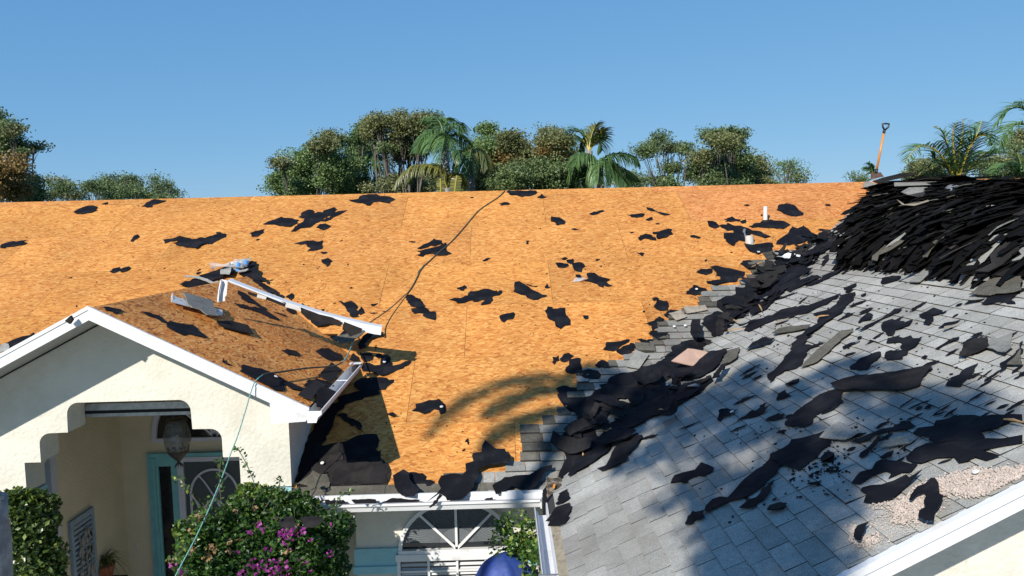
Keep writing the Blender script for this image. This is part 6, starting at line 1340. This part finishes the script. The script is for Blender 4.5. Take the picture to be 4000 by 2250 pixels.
# ------------------------------------------------------------------ shrubs by the porch
def shrub(name,label,blobs,seed,m,sz,sprigs=(),extra=()):
    rg=random.Random(seed); c0=blobs[0][0]; t=thing(name,V((c0[0],c0[1],0)),label,'shrub'); mb=MB()
    for c,r,n in blobs:
        for _ in range(max(3,n//160)):
            d_=V((rg.gauss(0,1),rg.gauss(0,1),rg.gauss(0,1))).normalized()*rg.uniform(.3,.95); cc=V((c[0]+d_.x*r[0],c[1]+d_.y*r[1],c[2]+d_.z*r[2])); f=rg.uniform(.22,.4)
            leafquads(mb,cc,(r[0]*f,r[1]*f,r[2]*f),160,sz,rg,.5,0,asp=.62)
        leafquads(mb,V(c),(r[0]*.9,r[1]*.9,r[2]*.9),n//2,sz,rg,.9,0,asp=.62)
    st=MB()
    for P,nl in sprigs:
        P=smoothpts([V(p) for p in P],2); st.tube(P,[.006]+[.004]*(len(P)-1),4,cap=False)
        for k in range(nl):
            f=(k+.5)/nl*(len(P)-1); i=int(f); p=P[i].lerp(P[min(i+1,len(P)-1)],f-i); leafquads(mb,p,(.045,.045,.03),2 if k<nl-3 else 4,sz*.8,rg,.8,0,asp=.6)
    pbuild(mb,'foliage',m,t)
    for c,r,n in blobs[:4]: st.tube([V((c[0],c[1],0)),V(c)],[.03,.01],5)
    pbuild(st,'stems',BARK,t)
    for nm_,mm,cl,s2 in extra:
        for (c,r,n) in cl: eb=MB(); leafquads(eb,V(c),(r[0]*1.25,r[1]*1.25,r[2]*1.25),n,s2,rg,.3,0,asp=.85); pbuild(eb,nm_,mm,t)
    return t
S2=lambda x,y,Y: tuple(Yp(*px('2',x,y),Y)); S3=lambda x,y,Y: tuple(Yp(*px('3',x,y),Y))
bl=[(tuple(Yp(800,2160,6.6)),(.28,.35,.42),2400),(tuple(Yp(1340,2060,6.85)),(.12,.2,.16),600),(tuple(Yp(930,1985,6.8)),(.16,.2,.12),600),(tuple(Yp(1000,2130,6.75)),(.52,.45,.40),4600),(tuple(Yp(1150,2120,6.75)),(.42,.42,.42),4200),(tuple(Yp(1080,2010,6.85)),(.40,.30,.25),3000),(tuple(Yp(1260,2150,6.8)),(.24,.35,.42),2600),(tuple(Yp(860,2200,6.6)),(.30,.35,.30),2000),((-2.2,6.8,1.5),(.75,.5,.9),2200),(tuple(Yp(1000,1960,6.9)),(.30,.25,.16),1500)]
mg=[]
rq=random.Random(12)
def fl(z,x,y,r,n,Y=6.2): c=Yp(*px(z,x,y),Y); mg.append((tuple(c),(r,r*.7,r*.8),n))
for z,x,y,r,n in [('2',2085,1045,.045,26),('2',2130,1075,.03,14),('3',110,1110,.05,34),('3',170,1100,.06,40),('3',220,1095,.05,30),('3',270,1080,.03,16),('3',140,1160,.04,20),('2',2150,1240,.04,18),('2',2010,1370,.05,26),('2',2060,1350,.05,26),('2',2060,1410,.035,16),('3',30,1370,.07,40),('3',90,1360,.06,34),('3',60,1420,.06,34),('3',120,1410,.05,26),('3',500,1268,.03,14),('3',335,1165,.018,8),('3',58,978,.015,6),('3',290,1340,.02,10),('3',330,1420,.02,8),('2',1395,1370,.03,16),('2',1445,1420,.035,22),('2',1900,1250,.02,8),('3',505,1028,.012,5),('2',1940,1440,.04,16),('3',250,1310,.015,5),('3',180,1235,.015,5),('3',-160,1095,.02,8)]: fl(z,x,y,r,n)
dry=[(tuple(Yp(*px('2',x,y),6.25)),(r,r,r),n) for x,y,r,n in [(1600,975,.03,12),(1690,1250,.045,22),(1720,1210,.03,12),(1545,1240,.03,12),(1900,925,.02,8),(1850,1170,.02,8),(2050,905,.02,6),(2310,1250,.025,10),(1660,1310,.03,10),(1840,1250,.02,8),(1930,1160,.02,8),(1530,1090,.02,6),(2380,1050,.02,8),(1380,1330,.02,8)]]
spr=[([S2(2060,740,6.6),S2(2010,600,6.6),S2(1960,500,6.6),S2(1915,425,6.6)],22),([S2(1780,850,6.4),S2(1765,700,6.4),S2(1770,600,6.4),S2(1775,520,6.4)],16),([S2(1600,900,6.4),S2(1540,770,6.4),S2(1480,690,6.4),S2(1415,665,6.4)],15),([S2(2255,760,6.7),S2(2250,700,6.7),S2(2260,660,6.7)],8),([S3(520,900,6.9),S3(560,820,6.9),S3(620,770,6.9),S3(660,770,6.9)],13),([S2(1700,830,6.4),S2(1680,860,6.4),S2(1600,940,6.4)],10),([S2(1490,1200,6.2),S2(1420,1290,6.1),S2(1355,1320,6.1)],8)]
rs=random.Random(88)
for _ in range(16):
    x0=rs.uniform(760,1330); y0=1960+abs(x0-1040)*.25+rs.uniform(-15,60); p0=Yp(x0,y0,6.6); dx_=rs.uniform(-.14,.14); spr.append(([tuple(p0),tuple(p0+V((dx_*.5,-.05,.10))),tuple(p0+V((dx_,-.1,rs.uniform(.10,.2))))],8))
mg=[(c,r,int(n*.55)) for c,r,n in mg]
shrub('bougainvillea','bougainvillea bush with magenta flowers between porch and window',bl,51,LBUSH,.052,spr,[('flower_cluster',MAG,mg,.033),('dry_flower_cluster',DRY,dry,.035)])
A_=lambda x,y,Y: Yp(*px('2',x,y),Y)
c1=A_(230,1080,7.1); c2=A_(250,900,7.1); c3=A_(170,1300,7.1); c4=A_(420,1330,7.3)
shrub('climbing_shrub','dark leafy climbing shrub at the left porch pier',[(tuple(A_(130,860,7.1)),(.20,.2,.16),1100),(tuple(A_(250,920,7.1)),(.22,.22,.22),1300),(tuple(A_(330,1000,7.1)),(.16,.2,.20),800),(tuple(A_(200,1120,7.1)),(.30,.28,.28),1700),(tuple(A_(260,1300,7.15)),(.34,.3,.30),1600),(tuple(A_(380,1380,7.2)),(.20,.2,.16),500),(tuple(A_(450,1360,7.3)),(.10,.1,.10),120),((-4.75,7.2,1.1),(.5,.4,.6),900)],52,LIVY,.055,[([A_(400,860,7.1),A_(430,800,7.1)],6),([A_(440,1050,7.2),A_(470,1055,7.2)],4),([A_(480,1300,7.3),A_(530,1270,7.3),A_(500,1250,7.3)],7),([A_(280,830,7.1),A_(285,790,7.1)],5)])
c5=Yp(*px('3',2210,1380),6.3)
shrub('small_shrub','light green shrub squeezed between umbrella and garage gutter',[((c5.x-.02,6.6,c5.z-.12),(.20,.25,.28),1100),((c5.x-.22,6.9,c5.z-.0),(.3,.25,.3),900),((c5.x-.2,6.9,1.5),(.4,.3,.5),600)],53,LBUSH,.05,[([Yp(*px('3',2250,1300),6.5),Yp(*px('3',2215,1220),6.5)],8),([Yp(*px('3',2240,1400),6.3),Yp(*px('3',2180,1250),6.4)],8)],[('flower_cluster',MAG,[(tuple(Yp(*px('3',2285,1445),6.2)),(.02,.02,.02),8)],.03)])

# ------------------------------------------------------------------ yard trees behind the camera; their shade falls on the roofs
Lv=V((.57,1.,-.75))
def back(P,k): return P-Lv*k
def shade_tree(label,targets,seed,m,sz,trunk_at,name='yard_oak'):
    rg=random.Random(seed); cs=[(back(on(pl,x,y),k),r,n) for pl,x,y,r,n,k in targets]
    tq=back(on('G',*trunk_at),10.); base=V((tq.x,tq.y,0)); t=thing(name,base,label,'tree'); mb=MB(); tr_=MB(); top=V((tq.x,tq.y,tq.z-.3)); tr_.tube([base,base.lerp(top,.5)+V((.05,.03,0)),top],[.2,.15,.08],8)
    for c,r,n in cs:
        leafquads(mb,c,(r,r*.85,r*.8),int(n*1.7),sz,rg,.12,.08,hs=4.); m1=top.lerp(c,.5)+V((0,0,.15)); tr_.tube([top,m1,c],[.03,.018,.008],5)
    pbuild(mb,'crown',m,t); pbuild(tr_,'trunk',BARK,t,True)
shade_tree('broad oak in the front yard behind the viewpoint',[('G',x,y,r,n,k) for x,y,r,n,k in [(2380,1560,.42,420,10.6),(2470,1650,.45,500,10.6),(2600,1560,.5,650,10.6),(2720,1620,.5,650,10.5),(2850,1540,.42,420,10.4),(2950,1450,.3,220,10.4),(2820,1700,.45,430,10.3),(2960,1640,.42,400,10.5),(3060,1560,.3,180,10.5),(2620,1740,.32,170,10.3),(2480,1800,.3,200,10.4),(2390,1720,.25,150,10.5),(3100,1730,.33,220,10.2),(2750,1870,.28,150,10.2),(2880,1960,.42,420,10.),(2960,2080,.42,480,9.9),(3000,2200,.45,520,9.8),(2850,2180,.30,230,9.8),(3100,2000,.36,300,10.),(3180,1880,.33,230,10.),(3250,2000,.25,120,10),(3190,2200,.3,200,9.8),(3350,1820,.3,180,10),(3080,1860,.3,200,10.1),(3500,1680,.42,320,10.3),(3620,1600,.4,300,10.3),(3780,1640,.36,220,10.4),(3400,1560,.3,160,10.5),(3300,1450,.3,170,10.6),(3180,1500,.25,110,10.6),(3450,1450,.22,80,10.6),(2700,2080,.16,40,9.9),(2600,1960,.18,50,10)]],61,L_D,.10,(2960,2120))
pc_=back(on('M',2290,1560,.0),10.8)
t=thing('yard_palm',V((pc_.x-.3,pc_.y-.3,0)),'tall palm in the front yard behind the viewpoint','palm'); rg=random.Random(62)
mb=MB(); mb.tube([V((pc_.x-.3,pc_.y-.3,0)),pc_],[.13,.07],10); pbuild(mb,'trunk',PBARK,t,True)
lm=MB(); st=MB()
for pts in [[(2200,1475),(2000,1490),(1820,1560),(1650,1730)],[(2230,1590),(2120,1620),(1960,1690),(1880,1780)],[(2250,1640),(2190,1690),(2140,1780)],[(2180,1520),(2030,1550),(1880,1640)]]:
    P=[pc_]+[back(on('M',x,y),10.8) for x,y in pts]; frond(lm,P,.36,40,rg,.35,.038,st,.022,ang=34)
pbuild(lm,'crown',L_P,t); pbuild(st,'stems',STEMY,t)
